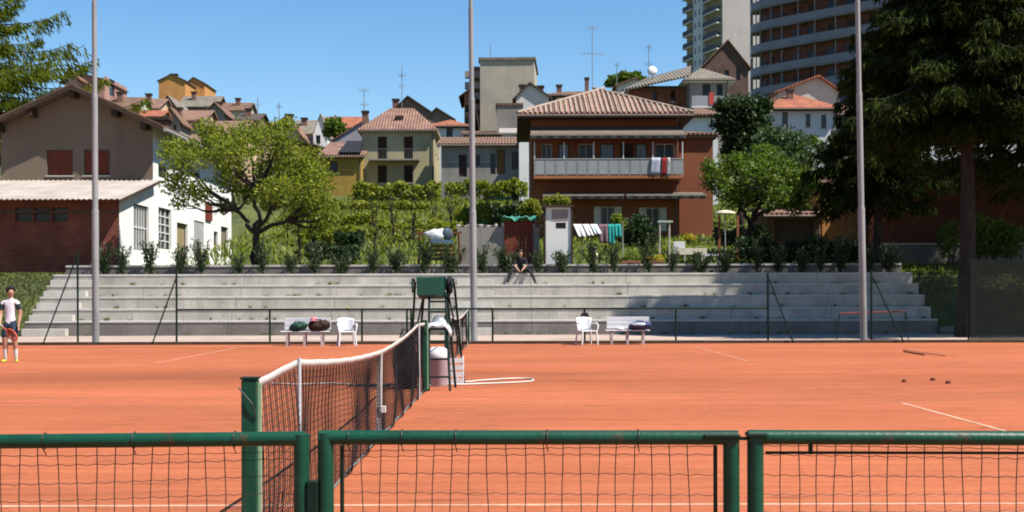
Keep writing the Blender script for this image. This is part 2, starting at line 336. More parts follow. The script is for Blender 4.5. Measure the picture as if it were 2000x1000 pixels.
def clay_mat():
    m = mat('red_clay', (0.485, 0.146, 0.066), 0.95, 0.13, 0.35, 0.5, 70, fine=0.16, stretch=(0.25, 1, 1), spec=0.1)
    n = m.node_tree; b = [x for x in n.nodes if x.type == 'BSDF_PRINCIPLED'][0]; src = b.inputs['Base Color'].links[0].from_socket
    tc = [x for x in n.nodes if x.type == 'TEX_COORD'][0]
    sx = n.nodes.new('ShaderNodeSeparateXYZ'); n.links.new(tc.outputs['Object'], sx.inputs[0])
    # damp, trodden strip between the two courts
    no = n.nodes.new('ShaderNodeTexNoise'); no.inputs['Scale'].default_value = 0.35; no.inputs['Detail'].default_value = 7
    mp = n.nodes.new('ShaderNodeMapping'); mp.inputs['Scale'].default_value = (0.35, 1, 1); n.links.new(tc.outputs['Object'], mp.inputs[0]); n.links.new(mp.outputs[0], no.inputs[0])
    ad = n.nodes.new('ShaderNodeMath'); ad.operation = 'MULTIPLY_ADD'; ad.inputs[1].default_value = 5.0; n.links.new(no.outputs[0], ad.inputs[0]); n.links.new(sx.outputs[1], ad.inputs[2])
    su = n.nodes.new('ShaderNodeMath'); su.operation = 'SUBTRACT'; su.inputs[1].default_value = 24.6; n.links.new(ad.outputs[0], su.inputs[0])
    ab = n.nodes.new('ShaderNodeMath'); ab.operation = 'ABSOLUTE'; n.links.new(su.outputs[0], ab.inputs[0])
    mr = n.nodes.new('ShaderNodeMapRange'); mr.inputs[1].default_value = 0.3; mr.inputs[2].default_value = 2.6; mr.inputs[3].default_value = 0.80; mr.inputs[4].default_value = 1.0; n.links.new(ab.outputs[0], mr.inputs[0])
    # brushed drag streaks
    st = n.nodes.new('ShaderNodeTexNoise'); st.inputs['Scale'].default_value = 1.0; st.inputs['Detail'].default_value = 5; m2 = n.nodes.new('ShaderNodeMapping'); m2.inputs['Scale'].default_value = (0.5, 7, 1)
    n.links.new(tc.outputs['Object'], m2.inputs[0]); n.links.new(m2.outputs[0], st.inputs[0])
    m3 = n.nodes.new('ShaderNodeMapRange'); m3.inputs[1].default_value = 0.3; m3.inputs[2].default_value = 0.7; m3.inputs[3].default_value = 0.82; m3.inputs[4].default_value = 1.09; n.links.new(st.outputs[0], m3.inputs[0])
    mu = n.nodes.new('ShaderNodeMath'); mu.operation = 'MULTIPLY'; n.links.new(mr.outputs[0], mu.inputs[0]); n.links.new(m3.outputs[0], mu.inputs[1])
    # scuffed dark footmarks
    sc = n.nodes.new('ShaderNodeTexNoise'); sc.inputs['Scale'].default_value = 2.2; sc.inputs['Detail'].default_value = 4; m4 = n.nodes.new('ShaderNodeMapping'); m4.inputs['Scale'].default_value = (0.6, 1.6, 1)
    n.links.new(tc.outputs['Object'], m4.inputs[0]); n.links.new(m4.outputs[0], sc.inputs[0])
    m5 = n.nodes.new('ShaderNodeMapRange'); m5.inputs[1].default_value = 0.60; m5.inputs[2].default_value = 0.72; m5.inputs[3].default_value = 1.0; m5.inputs[4].default_value = 0.72; n.links.new(sc.outputs[0], m5.inputs[0])
    mv = n.nodes.new('ShaderNodeMath'); mv.operation = 'MULTIPLY'; n.links.new(mu.outputs[0], mv.inputs[0]); n.links.new(m5.outputs[0], mv.inputs[1])
    # small skid and ball marks, darker and paler
    for sc_, st_, lo_, hi_, k_ in ((7.0, (0.35, 1.5, 1), 0.63, 0.70, 0.70), (4.0, (0.5, 1.3, 1), 0.64, 0.72, 1.16), (0.22, (0.5, 1, 1), 0.42, 0.66, 0.84)):
        a_ = n.nodes.new('ShaderNodeTexNoise'); a_.inputs['Scale'].default_value = sc_; a_.inputs['Detail'].default_value = 5; q_ = n.nodes.new('ShaderNodeMapping'); q_.inputs['Scale'].default_value = st_; q_.inputs['Location'].default_value = (sc_*3, 7, 0)
        n.links.new(tc.outputs['Object'], q_.inputs[0]); n.links.new(q_.outputs[0], a_.inputs[0])
        r_ = n.nodes.new('ShaderNodeMapRange'); r_.inputs[1].default_value = lo_; r_.inputs[2].default_value = hi_; r_.inputs[3].default_value = 1.0; r_.inputs[4].default_value = k_; n.links.new(a_.outputs[0], r_.inputs[0])
        p_ = n.nodes.new('ShaderNodeMath'); p_.operation = 'MULTIPLY'; n.links.new(mv.outputs[0], p_.inputs[0]); n.links.new(r_.outputs[0], p_.inputs[1]); mv = p_
    mx = n.nodes.new('ShaderNodeMix'); mx.data_type = 'RGBA'; mx.blend_type = 'MULTIPLY'; mx.inputs[0].default_value = 1
    n.links.new(src, mx.inputs[6]); n.links.new(mv.outputs[0], mx.inputs[7]); n.links.new(mx.outputs[2], b.inputs['Base Color'])
    return m
clay = MB()
for j in range(20):
    for i in range(12): clay.poly([(-36+6*i, 1+1.88*j, .006), (-30+6*i, 1+1.88*j, .006), (-30+6*i, 1+1.88*(j+1), .006), (-36+6*i, 1+1.88*(j+1), .006)])
CL = tag(clay.build('clay_court', clay_mat()), kind='structure')
LINE = mat('court_line', (0.64, 0.36, 0.24), 0.9, 0.2, 2.0, fine=0.2, bscale=25)
LINEM = mat('dusty_court_line', (0.57, 0.27, 0.165), 0.9, 0.15, 1.2, fine=0.15, bscale=20)
LINEW = mat('worn_court_line', (0.53, 0.215, 0.12), 0.9, 0.15, 1.2, fine=0.15, bscale=20)
NX = -1.30
def court(y0):
    a, s1, c, s2, b = y0+.914, y0+2.286, y0+6.4, y0+10.514, y0+11.886
    def ln(x0, x1, y0_, y1_, m=LINE): MB().box(x0, x1, y0_, y1_, .0065, .0105).build('court_line', m, CL)
    for y in (a, s1, s2, b): ln(NX-11.885, NX+11.885, y-.025, y+.025, LINE if y < 9 else LINEW)
    for x in (NX-11.91, NX+11.86): ln(x, x+.05, a+.03, b-.03, LINEW)
    for x in (NX-6.4, NX+6.4): ln(x-.025, x+.025, s1+.03, s2-.03, LINE if y0 < 20 else LINEM)
    ln(NX-6.37, NX+6.37, c-.025, c+.025, LINEW)
court(6.43); court(25.6)
pth = MB().box(-40, 40, 38.95, 48.3, -.15, .004)
tag(pth.build('path', mat('pale_path', (0.47, 0.36, 0.29), 0.95, 0.12, 0.8, 0.3, 40, fine=0.12)), kind='structure')
tag(MB().box(-40, 40, 38.75, 38.93, -.1, .09).build('court_edging', mat('shaded_edging', (0.10, 0.05, 0.03), 0.9, 0.3, 3)), kind='structure')  # dark brown puts the shade of the camera-facing side into the colour

# grass on the banks either side of the terrace
rng = np.random.default_rng(5)
def grass(name, x0, x1, y0, y1, n, size, m, label, cat='grass'):
    x = rng.uniform(x0, x1, n); y = rng.uniform(y0, y1, n); z = np.interp(y, PY, PZ)
    ax = np.stack([rng.normal(size=n)*.35, rng.normal(size=n)*.35, np.ones(n)], 1)
    o = quads_obj(name, diamonds(np.stack([x, y, z+size*.25], 1), ax, size, 0.3, rng), n, m, None); tag(o, label, cat, kind='stuff')
grass('bank_grass', -40, -18.2, 47.7, 53.5, 16000, .16, LF_GRASS, 'sunlit rough grass on the bank left of the terrace steps')
grass('bank_grass', 15.9, 36, 47.7, 57.5, 14000, .16, LF_GRASS, 'patchy shaded grass on the bank below the tall spruce')

# ------------------------------------------------------------------ concrete terrace
TR = [(48.0, .555), (48.75, 1.0), (49.5, 1.46), (50.25, 1.90), (51.0, 2.34)]
TX0, TX1 = -18.1, 15.8
ter = thing('concrete_terrace', 'long grey concrete terrace of five seating steps behind the far fence', 'terrace', (-1, 48, 0))
for k, (y, z) in enumerate(TR):
    zb = TR[k-1][1]-.01 if k else -.2
    n = 9; wd = (TX1-TX0)/n; y1 = y+(.78 if k < 4 else 1.0)
    for i in range(n):
        x0 = TX0+i*wd+.006; x1 = TX0+(i+1)*wd-.006
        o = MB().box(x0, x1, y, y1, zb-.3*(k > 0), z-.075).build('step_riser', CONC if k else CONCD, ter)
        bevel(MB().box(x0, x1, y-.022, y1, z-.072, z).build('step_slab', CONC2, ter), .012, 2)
for (xa, xb) in ((TX0+.02, -16.45), (-2.15, -.70)):
    for k, (y, z) in enumerate(TR):
        zb = TR[k-1][1] if k else 0
        o = bevel(MB().box(xa, xb, y-.385, y-.04, zb+.003, zb+(z-zb)*.5).build('stair_block', CONC2, ter), .012, 2)
wp = []
for k in range(170):   # weeds in the joints of the steps
    y, z = TR[rnd.randint(0, 4)]; z0 = dict(zip([q[0] for q in TR], [0]+[q[1] for q in TR]))[y]; wp.append((rnd.uniform(TX0, TX1), y-rnd.uniform(.03, .07), z0+.02, rnd.uniform(.6, 1.5)))
wq = []
for x, y, z, s_ in wp:
    n_ = 9; pt = np.array([x, y, z])+rng.normal(size=(n_, 3))*np.array([.05, .012, .01]); wq.append(diamonds(pt+np.array([0, 0, .03*s_]), rng.normal(size=(n_, 3))*.4+np.array([0, -.1, 1]), .09*s_, .25, rng))
wq = np.concatenate(wq); tag(quads_obj('joint_weeds', wq, len(wq), LF_GRASS, None), 'tufts of weeds in the joints of the concrete steps', 'weeds', kind='stuff')
wl = thing('low_wall', 'low grey concrete kerb wall along the top of the terrace', 'wall', (0, 52.6, 2.2))
for i in range(9):
    wd = (TX1-TX0)/9; x0 = TX0+i*wd
    MB().box(x0+.004, x0+wd-.004, 52.45, 52.7, 1.9, 2.66).build('wall_block', CONCD, wl)  # dark colour holds the shade on the wall front
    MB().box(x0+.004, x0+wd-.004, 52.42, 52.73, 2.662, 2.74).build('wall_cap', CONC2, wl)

# row of young shrubs on the terrace top
ORD = 'first second third fourth fifth sixth seventh eighth ninth tenth eleventh twelfth thirteenth fourteenth fifteenth sixteenth seventeenth eighteenth nineteenth twentieth twenty-first twenty-second twenty-third twenty-fourth twenty-fifth twenty-sixth twenty-seventh twenty-eighth twenty-ninth thirtieth thirty-first'.split()
SHX = [205, 238, 297, 348, 398, 462, 512, 568, 617, 663, 728, 776, 832, 884, 940, 990, 1052, 1098, 1155, 1205, 1268, 1311, 1365, 1418, 1478, 1520, 1560, 1605, 1645, 1700, 1735]
for i, px in enumerate(SHX):
    r = random.Random(50+i); big = 1.2 if px < 260 or px > 1590 else 1.0
    b = P(px, 530, 52.1); b.z = 2.34; hh = r.uniform(.85, 1.55)*big; b.x += r.uniform(-.12, .12)
    t = thing('shrub', 'young dark green shrub on the terrace top, %s from the left of the row' % ORD[i], 'shrub', b, 'row of young shrubs on the terrace top')
    g = np.random.default_rng(100+i); n = 560; mb = MB(); Q = []
    kind = r.random(); ns = r.randint(8, 15)
    for q in range(ns):
        a = r.uniform(0, 6.28); sp = r.uniform(.12, .35+.3*kind)*big; top = b+Vector((math.cos(a)*sp, math.sin(a)*sp*.7, hh*r.uniform(.65, 1.0)))
        mid = b.lerp(top, .5)+Vector((0, 0, .06)); mb.tube([b, mid, top], [.014, .009, .004], 4)
        u = g.uniform(.12, 1, n//ns)[:, None]; p0, p1, p2 = [np.array(v) for v in (b, mid, top)]
        pt = np.where(u < .5, p0+(p1-p0)*u*2, p1+(p2-p1)*(u*2-1))+g.normal(size=(len(u), 3))*.07*(1.2-u*.5)
        dr = nrm((p2-p0)[None, :].repeat(len(u), 0)); Q.append(diamonds(pt, dr+g.normal(size=pt.shape)*.55, .11+.07*kind, .28, g))
    Q = np.concatenate(Q); quads_obj('foliage', Q, len(Q), LF_SHRUB, t); mb.build('stem', BARK, t)

# ------------------------------------------------------------------ light poles
def pole(px_top, px_base, d, h, label):
    b = P(px_base, 672, d); b.z = 0; lean = (px_top-px_base)/S(d)/11.0
    t = thing('light_pole', label, 'pole', b, 'tall floodlight poles along the far fence')
    q = lambda z: b+Vector((lean*z, 0, z))
    bevel(MB().box(b.x-.2, b.x+.2, b.y-.2, b.y+.2, 0.005, .02).build('base_plate', GALV, t), .004, 1)
    segs = [(0, 4.1, .105), (4.1, 7.6, .09), (7.6, 10.4, .074), (10.4, h, .06)]
    for (a, e, r) in segs:
        MB().tube([q(a), q(e)], r, 16, True).build('pole_section', GALV, t, True)
        MB().tube([q(e-.09), q(e+.03)], [r*1.06, r*.86], 16).build('joint_collar', GALV, t, True)
    MB().box(b.x-.5+lean*h, b.x+.5+lean*h, b.y-.06, b.y+.06, h-.1, h).build('crossarm', GALV, t)
    for s in (-.4, .4): MB().box(b.x+s-.2+lean*h, b.x+s+.2+lean*h, b.y-.25, b.y-.08, h+.01, h+.4).build('floodlight', WHITEP, t)
pole(186, 187, 39.4, 13.5, 'tall grey steel light pole on the left, beside the terrace stairs')
pole(921, 926, 40.2, 13.5, 'tall grey steel light pole in the middle, behind the far net')
pole(1676, 1687, 39.4, 13.5, 'tall grey steel light pole on the right, in front of the spruce shade')

# ------------------------------------------------------------------ far fence
FD = 39.0
def fx(px): return P(px, 640, FD).x
def diag_mesh(x0, x1, z0, z1, y, pitch, r):
    mb = MB(); hgt = z1-z0; k = x0-hgt
    while k < x1:
        for s in (0, 1):
            a, b = (k, k+hgt); xa, xb = max(a, x0), min(b, x1)
            if xb-xa > .02:
                za, zb2 = z0+(xa-a), z0+(xb-a)
                if s: za, zb2 = z1-(xa-a), z1-(xb-a)
                mb.tube([(xa, y, za), (xb, y, zb2)], r, 3, False)
        k += pitch
    return mb
tall = thing('tall_fence', 'tall chain-link fence on thin dark posts left of the low railing', 'fence', (fx(150), FD, 0))
for px, top in ((-60, 490), (152, 488), (345, 535)):
    z = P(px, top, FD).z; MB().tube([(fx(px), FD, 0), (fx(px), FD, z)], .032, 8).build('post', DGREEN, tall)
for (a, za, b) in ((150, 500, 90), (345, 540, 302)):
    MB().tube([P(a, za, FD), (P(b, 672, FD-.05).x, FD-.35, 0)], .022, 6).build('brace', DGREEN, tall)
diag_mesh(fx(-60), fx(345), .1, 2.0, FD+.04, .09, .0016).build('chain_link_mesh', WIRE, tall)
low = thing('low_railing', 'low dark green railing with thin posts along the middle of the far side', 'railing', (0, FD, 0))
RZ = P(1000, 603, FD).z
MB().tube([(fx(347), FD, RZ), (fx(1499), FD, RZ)], .028, 8).build('top_rail', DGREEN, low, True)
for px in (527, 707, 795, 803, 962, 1142, 1320): MB().tube([(fx(px), FD, 0), (fx(px), FD, RZ-.028)], .030, 8).build('post', DGREEN, low, True)
mb = MB()
x = fx(350)
while x < fx(1497): mb.tube([(x, FD+.04, .1), (x, FD+.04, RZ-.03)], .0014, 3, False); x += .12
z = .12
while z < RZ-.04: mb.tube([(fx(350), FD+.04, z), (fx(1497), FD+.04, z)], .0014, 3, False); z += .12
mb.build('wire_mesh', WIRE, low)
tr_ = thing('tall_fence', 'tall chain-link fence on dark posts in the spruce shade on the right', 'fence', (fx(1600), FD, 0))
for px, top in ((1500, 533), (1702, 528), (1892, 505), (2120, 505)):
    z = P(px, top, FD).z; MB().tube([(fx(px), FD, 0), (fx(px), FD, z)], .034, 8).build('post', DGREEN, tr_)
for (a, za, b) in ((1502, 545, 1546), (1704, 540, 1760)):
    MB().tube([P(a, za, FD), (P(b, 672, FD-.05).x, FD-.35, 0)], .024, 6).build('brace', DGREEN, tr_)
diag_mesh(fx(1500), fx(1892), .1, 2.0, FD+.04, .09, .0016).build('chain_link_mesh', WIRE, tr_)
# woven windbreak panel on the far right
wb = thing('windbreak', 'dark green woven windbreak netting hung on the far right fence', 'netting', (fx(1950), FD-.05, 0))
mb = MB(); x0, x1 = fx(1894), fx(2200); z1 = P(1950, 508, FD).z
x = x0
while x < x1: mb.box(x, x+.021, FD-.052, FD-.05, .06, z1); x += .03
z = .06
while z < z1: mb.box(x0, x1, FD-.056, FD-.054, z, z+.02); z += .05
mb.build('netting', mat('windbreak_weave', (0.008, 0.014, 0.010), 0.9, 0.2, 4), wb)
# folded training frame with red top bar leaning by the fence
hf = thing('training_frame', 'metal rebound frame with red top bar standing by the right pole', 'frame', P(1700, 665, 41.5)*1.0)
a, b = P(1640, 612, 41.5), P(1768, 608, 41.5)
MB().tube([a, b], .025, 8).build('top_bar', mat('red_paint', (0.20, 0.025, 0.015), 0.6), hf)
for q, fx_ in ((a, -.15), (b, -.15)): MB().tube([q, (q.x-.1*(1 if q is a else -1), q.y, .01)], .02, 6).build('leg', DGREEN, hf)
mb = MB()
for k in range(1, 20): mb.tube([a.lerp(b, k/20), Vector((a.lerp(b, k/20).x, a.y, .1))], .003, 3, False)
mb.build('net', CORD, hf)

# ------------------------------------------------------------------ tennis nets
def net(y0, pitch, r, lab1, zs):
    ks = [0, 1.372, 6.4, 11.43, 12.8]
    t = thing('tennis_net', lab1, 'net', (NX, y0, 0))
    def top(s): return float(np.interp(s, ks, zs))-0.03*math.sin(math.pi*min(1, max(0, (s-1.37)/5.03)) if s < 6.4 else math.pi*min(1, max(0, (s-6.4)/5.03)))
    def bulge(s, f): return 0.035*math.sin(s*1.9)*math.sin(math.pi*f)+0.02*math.sin(s*5.1+1)*(1-f)
    mb = MB(); s = .06
    while s < 12.75:
        h_ = top(s)-.03; mb.tube([(NX+bulge(s, f), y0+s+.012*math.sin(s*40+f*3), .02+f*(h_-.02)) for f in (0, .33, .66, 1)], r, 3, False); s += pitch
    k = int(1.0/pitch)
    for i in range(k+1):
        f = i/k; mb.tube([(NX+bulge(s_, f), y0+s_, .02+f*(top(s_)-.05)) for s_ in np.linspace(.05, 12.75, 60)], r, 3, False)
    mb.build('net_mesh', CORD, t)
    tp = MB(); ss = np.linspace(.03, 12.77, 90)
    A = [[tp.v((NX+dx, y0+s_, top(s_)+dz+.0015*math.sin(s_*9))) for dx, dz in ((-.003, -.046), (-.004, -.003), (0, .001), (.004, -.003), (.003, -.046))] for s_ in ss]
    for p, q in zip(A, A[1:]):
        for j in range(5): tp.Fc.append([p[j], p[(j+1) % 5], q[(j+1) % 5], q[j]])
    tp.build('head_tape', TAPE, t, True)
    MB().tube([(NX, y0+s_, .025+.02*abs(math.sin(s_*2.1))) for s_ in np.linspace(.05, 12.75, 50)], .009, 5).build('bottom_cord', mat('grey_cord', (0.16, 0.17, 0.16), .9), t)
    st = MB(); pts = [(-.03+.012*f, .02+f*(top(6.4)-.02)) for f in (0, .25, .5, .75, 1)]
    for (xa, za), (xb, zb) in zip(pts, pts[1:]): st.prism([(NX-.02+xa, y0+6.375, za), (NX-.02+xa, y0+6.425, za), (NX-.02+xb, y0+6.425, zb), (NX-.02+xb, y0+6.375, zb)], (.05+0*za, 0, 0))
    st.build('centre_strap', TAPE, t)
    MB().box(NX-.03, NX+.045, y0+6.36, y0+6.44, .27, .33).build('strap_buckle', TAPE, t)
    for s_ in (1.372, 11.43): MB().tube([(NX+.015, y0+s_, 0), (NX+.015, y0+s_, top(s_)+.01)], .012, 8).build('singles_stick', mat('stick_grey', (0.5, 0.5, 0.52), .5), t, True)
    for s_, zt in ((0, zs[0]+.03), (12.8, zs[4]+.04)):
        p = thing('net_post', 'square green net post at the %s end of the %s net' % ('near' if s_ == 0 else 'far', 'near' if y0 < 10 else 'far'), 'post', (NX, y0+s_, 0))
        bevel(MB().box(NX-.041, NX+.036, y0+s_-.04, y0+s_+.04, 0, zt-.012).build('post_tube', GREEN, p), .006, 2)
        MB().box(NX-.045, NX+.040, y0+s_-.044, y0+s_+.044, zt-.01, zt).build('post_cap', DGREEN, p)
        MB().box(NX+.037, NX+.052, y0+s_-.012, y0+s_+.012, .05, zt-.03).build('lit_edge', mat('sunlit_green', (0.30, 0.45, 0.28), .5), p)  # pale strip paints the sunlit right edge of the post
        MB().tube([(NX-.05, y0+s_-.05, zt-.05), (NX+.02, y0+s_-.055, zt-.13), (NX+.036, y0+s_-.045, zt-.2)], .004, 5).build('net_cable', WIRE, p)
net(6.43, .045, .0027, 'near tennis net with white head tape running away from the camera', [.985, 1.035, .885, 1.045, 1.03])
net(25.6, .07, .0024, 'far tennis net with white head tape seen behind the umpire chair', [1.03, 1.03, .90, 1.03, 1.04])

# ------------------------------------------------------------------ umpire chair and what lies round it
uc = thing('umpire_chair', 'tall green metal umpire chair with ladder beside the near net', 'chair', (-1.2, 20.1, 0))
def tb(name, pts, r=.019, m=DGREEN): return MB().tube(pts, r, 8).build(name, m, uc, True)
tb('leg', [(-1.25, 19.35, 0), (-1.27, 19.85, 1.40)]); tb('leg', [(-.93, 19.35, 0), (-1.02, 19.85, 1.40)])
tb('leg', [(-1.66, 20.95, 0), (-1.53, 20.35, 1.45), (-1.52, 20.33, 1.55)]); tb('leg', [(-.78, 20.95, 0), (-.90, 20.35, 1.45), (-.92, 20.33, 1.55)])
tb('side_brace', [(-.88, 20.05, .01), (-1.0, 19.98, 1.38)]); tb('side_brace', [(-1.50, 20.05, .01), (-1.36, 19.98, 1.38)])
tb('side_brace', [(-1.36, 19.9, 1.38), (-1.62, 20.7, .45)], .014); tb('side_brace', [(-.98, 19.9, 1.38), (-.82, 20.7, .45)], .014)
for k, z in enumerate((.20, .45, .70, .92, 1.12, 1.27)):
    f = z/1.4; tb('rung', [(-1.25-.02*f, 19.35+.5*f, z), (-.93-.09*f, 19.35+.5*f, z)], .014)
tb('cross_tie', [(-1.66+.04, 20.8, .35), (-.78-.04, 20.8, .35)], .014)
bevel(MB().box(-1.34, -.96, 19.62, 19.86, .86, .885).build('foot_plate', DGREEN, uc), .006, 1)
SEATG = mat('green_seat', (0.005, 0.075, 0.045), .4, .2, 5, spec=.5)
se = MB(); n = 14; ang = [math.radians(-100+200*i/n) for i in range(n+1)]
ring = lambda z, k: [(-1.25+k*.222*math.sin(a), 20.03+k*.22*math.cos(a), z) for a in ang]
prof = [(1.36, .80), (1.39, .95), (1.47, 1.0), (1.56, 1.03), (1.635, 1.05)]
R = [[se.v(p) for p in ring(z-(0.07*abs(math.sin(ang[i])) if False else 0), k)] for z, k in prof]
R2 = [[se.v((p[0], p[1]+.0, p[2])) for p in ring(z, k-.06)] for z, k in prof]
for a_, b_ in zip(R, R[1:]):
    for i in range(n): se.Fc.append([a_[i], a_[i+1], b_[i+1], b_[i]])
for a_, b_ in zip(R2, R2[1:]):
    for i in range(n): se.Fc.append([a_[i+1], a_[i], b_[i], b_[i+1]])
for i in range(n): se.Fc.append([R[-1][i], R[-1][i+1], R2[-1][i+1], R2[-1][i]])
for q in (0, n):
    for i in range(4): se.Fc.append([R[i][q], R[i+1][q], R2[i+1][q], R2[i][q]])
se.build('backrest', SEATG, uc, True)
bevel(MB().lathe((-1.245, 20.02, 1.31), [(.17, 0), (.21, .02), (.22, .06), (.20, .075)], 20).build('seat', SEATG, uc, True), .005, 1)
bevel(MB().box(-1.455, -1.045, 19.765, 19.785, 1.36, 1.62).build('front_panel', SEATG, uc), .008, 2)
for s in (-1.53, -.92): tb('armrest', [(s, 20.33, 1.55), (s, 20.2, 1.60), (s, 19.85, 1.59), (s*.98-.02, 19.75, 1.53), (s*.97-.03, 19.78, 1.40)], .017)
for s in (-1.6, -.86): tb('leg_foot', [(s, 20.9, .012), (s, 21.0, .012)], .02)
for o in uc.children:
    for v_ in o.data.vertices: v_.co.z *= 1.058
# black blob standing for the shaded right inside of the seat
MB().blob((-.98, 20.15, 1.58), (.06, .12, .15), 3).build('seat_shade_dummy', BLACK, None, True)
o = bpy.data.objects['seat_shade_dummy']; o.name = 'seat_shade'; tag(o, 'black blob standing for the shaded right inside of the umpire seat', 'seat_shade')
# bin, crate, towels
t = thing('waste_bin', 'pale pink bin with white liner beside the net post', 'bin', (-1.17, 20.45, 0))
PINKB = mat('pale_pink_plastic', (0.50, 0.40, 0.42), .6)
MB().lathe((-1.17, 20.45, 0), [(.13, .004), (.14, .02), (.165, .44), (.175, .46)], 18).build('bin_body', PINKB, t, True)
MB().lathe((-1.17, 20.45, .45), [(.178, 0), (.185, .02), (.17, .10), (.10, .17), (.03, .16)], 18).build('bin_liner', WHITEP, t, True)
t = thing('crate', 'small white slatted crate behind the pale pink bin', 'crate', (-.90, 20.75, 0))
for k in range(4): MB().box(-1.04, -.78, 20.6, 20.615, .03+.11*k, .11+.11*k).build('slat', WHITEP, t)
for x in (-1.04, -.80): MB().box(x, x+.02, 20.616, 20.9, .02, .46).build('side_panel', WHITEP, t)
MB().box(-1.018, -.802, 20.62, 20.9, .03, .05).build('bottom_panel', WHITEP, t)
tw = MB(); nx_, ny_ = 12, 10
for j in range(ny_+1):
    for i in range(nx_+1):
        u, v = i/nx_, j/ny_
        tw.v((-1.30+.38*u, 19.60+.34*v, .96+.16*math.sin(math.pi*u)*(.5+.5*v)-.24*max(0, u-.72)**1.2*2+.03*math.sin(9*u+5*v)-.10*max(0, .2-v)*3))
for j in range(ny_):
    for i in range(nx_): a = j*(nx_+1)+i; tw.Fc.append([a, a+1, a+nx_+2, a+nx_+1])
o = tw.build('towel', mat('towel_grey', (.56, .56, .60), .9), None, True); sm = o.modifiers.new('thick', 'SOLIDIFY'); sm.thickness = .015
tag(o, 'white towel thrown over the foot plate of the umpire chair', 'towel')
# dark kit bag behind the net with a tennis ball
t = thing('kit_bag', 'upright black kit bag on the clay behind the near net', 'bag', (-1.62, 19.7, 0))
bevel(MB().blob((-1.62, 19.72, .42), (.19, .16, .42), 8, amp=.07).build('bag_body', BLACK, t, True), .01, 1)
MB().tube([(-1.70, 19.6, .80), (-1.66, 19.58, .92), (-1.58, 19.58, .92), (-1.54, 19.6, .80)], .012, 6).build('handle', BLACK, t, True)
def ball(p, label):
    o = MB().lathe((p[0], p[1], p[2]), [(.033*math.sin(math.pi*k/10)+.0005, .033-.033*math.cos(math.pi*k/10)) for k in range(11)], 12).build('tennis_ball', mat('ball_felt', (0.55, 0.60, 0.06), .95), None, True)
    tag(o, label, 'ball', 'tennis balls')
ball((-1.72, 19.45, .0), 'yellow tennis ball lying by the black kit bag')
ball((P(678, 605, 38.98).x, 38.98, RZ+.028), 'yellow tennis ball lodged on the far railing above the white chair')
# hose
hp = [P(x_, y_, 3557/(y_-580)) for x_, y_ in ((530, 750), (580, 752), (640, 750), (700, 753), (760, 752), (830, 755), (860, 753), (900, 753), (960, 751), (1010, 749), (1036, 747), (1042, 744), (1030, 741.5), (990, 742), (940, 745), (905, 748), (893, 741), (886, 731), (884, 722))]
hp = [Vector((p.x, p.y, .022)) for p in hp]
pts = []
for a, b, c, d in zip([hp[0]]+hp[:-2], hp[:-1], hp[1:], hp[2:]+[hp[-1]]):
    for k in range(5):
        q = k/5; pts.append(.5*((2*b)+(c-a)*q+(2*a-5*b+4*c-d)*q*q+(3*b-a-3*c+d)*q**3))
pts.append(hp[-1])
o = MB().tube(pts, .014, 8).build('hose', mat('hose_white', (0.72, 0.60, 0.52), .5, .12, 3), None, True); tag(o, 'pale garden hose looped on the clay beside the umpire chair', 'hose')

# ------------------------------------------------------------------ foreground fence and gate
GD = 4.05
def G(px, py, d=GD): return P(px, py, d)
def wires(t, xs, zt_fn, z0, rows):
    mb = MB(); r = random.Random(int(abs(xs[0])*1000))
    for i, x in enumerate(xs):
        pts = []; k = 12; ph = r.uniform(0, 6)
        for j in range(k+1):
            z = zt_fn(x)+(z0-zt_fn(x))*j/k; pts.append((x+.003*math.sin(j*1.1+ph)+.004*math.sin(j*.35+i*.6), GD+.012, z))
        mb.tube(pts, .0017, 5, False)
    for q, off in enumerate(rows):
        pts = []
        n = int((xs[-1]-xs[0])/.0145)
        for k in range(n+1):
            x = xs[0]+(xs[-1]-xs[0])*k/n; pts.append((x, GD+.012, zt_fn(x)-off+(.0024 if q else .0016)*math.sin(2*math.pi*(x-xs[0])/.058)+.006*math.sin(x*2.1+q)))
        mb.tube(pts, .0011, 5, False)
    mb.build('wire_mesh', WIRE, t)
rows = [.03+.0, .055]+[.055+.0585*k for k in range(1, 15)]
def rail(t, a, b, r=.0228):
    MB().tube([a.lerp(b, k/8) for k in range(9)], r, 20).build('top_rail', GREEN, t, True)
def post(t, px, top, r=.0258):
    p = G(px, top); MB().tube([(p.x, GD, 0), (p.x, GD, p.z)], r, 20).build('post', GREEN, t, True)
def tie(t, px, py):
    p = G(px, py); mb = MB(); mb.tube([(p.x+.001*math.sin(a), GD+.0262*math.cos(a), p.z+.0262*math.sin(a)) for a in [k*math.pi/8 for k in range(17)]], .0018, 5)
    mb.tube([(p.x, GD-.01, p.z-.025), (p.x+.004, GD+.004, p.z-.045)], .0018, 5); mb.build('wire_tie', WIRE, t)
t = thing('fence_panel', 'green tubular fence panel with wire mesh at the lower left', 'fence', (G(300, 860).x, GD, 0))
a, b = G(-900, 871), G(596, 856.5); rail(t, a, b); post(t, 589, 848)
xs = [G(585, 900).x-.0585*k for k in range(0, 34)][::-1]
wires(t, xs, lambda x: float(np.interp(x, [a.x, b.x], [a.z, b.z]))-.012-.006*math.sin(x*3), .06, rows)
for px in (87, 262, 458): tie(t, px, float(np.interp(px, [-900, 596], [871, 856.5])))
post(t, -880, 862)
MB().tube([(a.x, GD, .06), (b.x, GD, .06)], .018, 10).build('bottom_rail', GREEN, t, True)
g = thing('gate', 'green tubular gate leaf with wire mesh in the middle foreground', 'gate', (G(1030, 860).x, GD, 0))
a, b = G(624, 854.5), G(1441, 854.5); rail(g, a, b); post(g, 636, 845); post(g, 1428, 848)
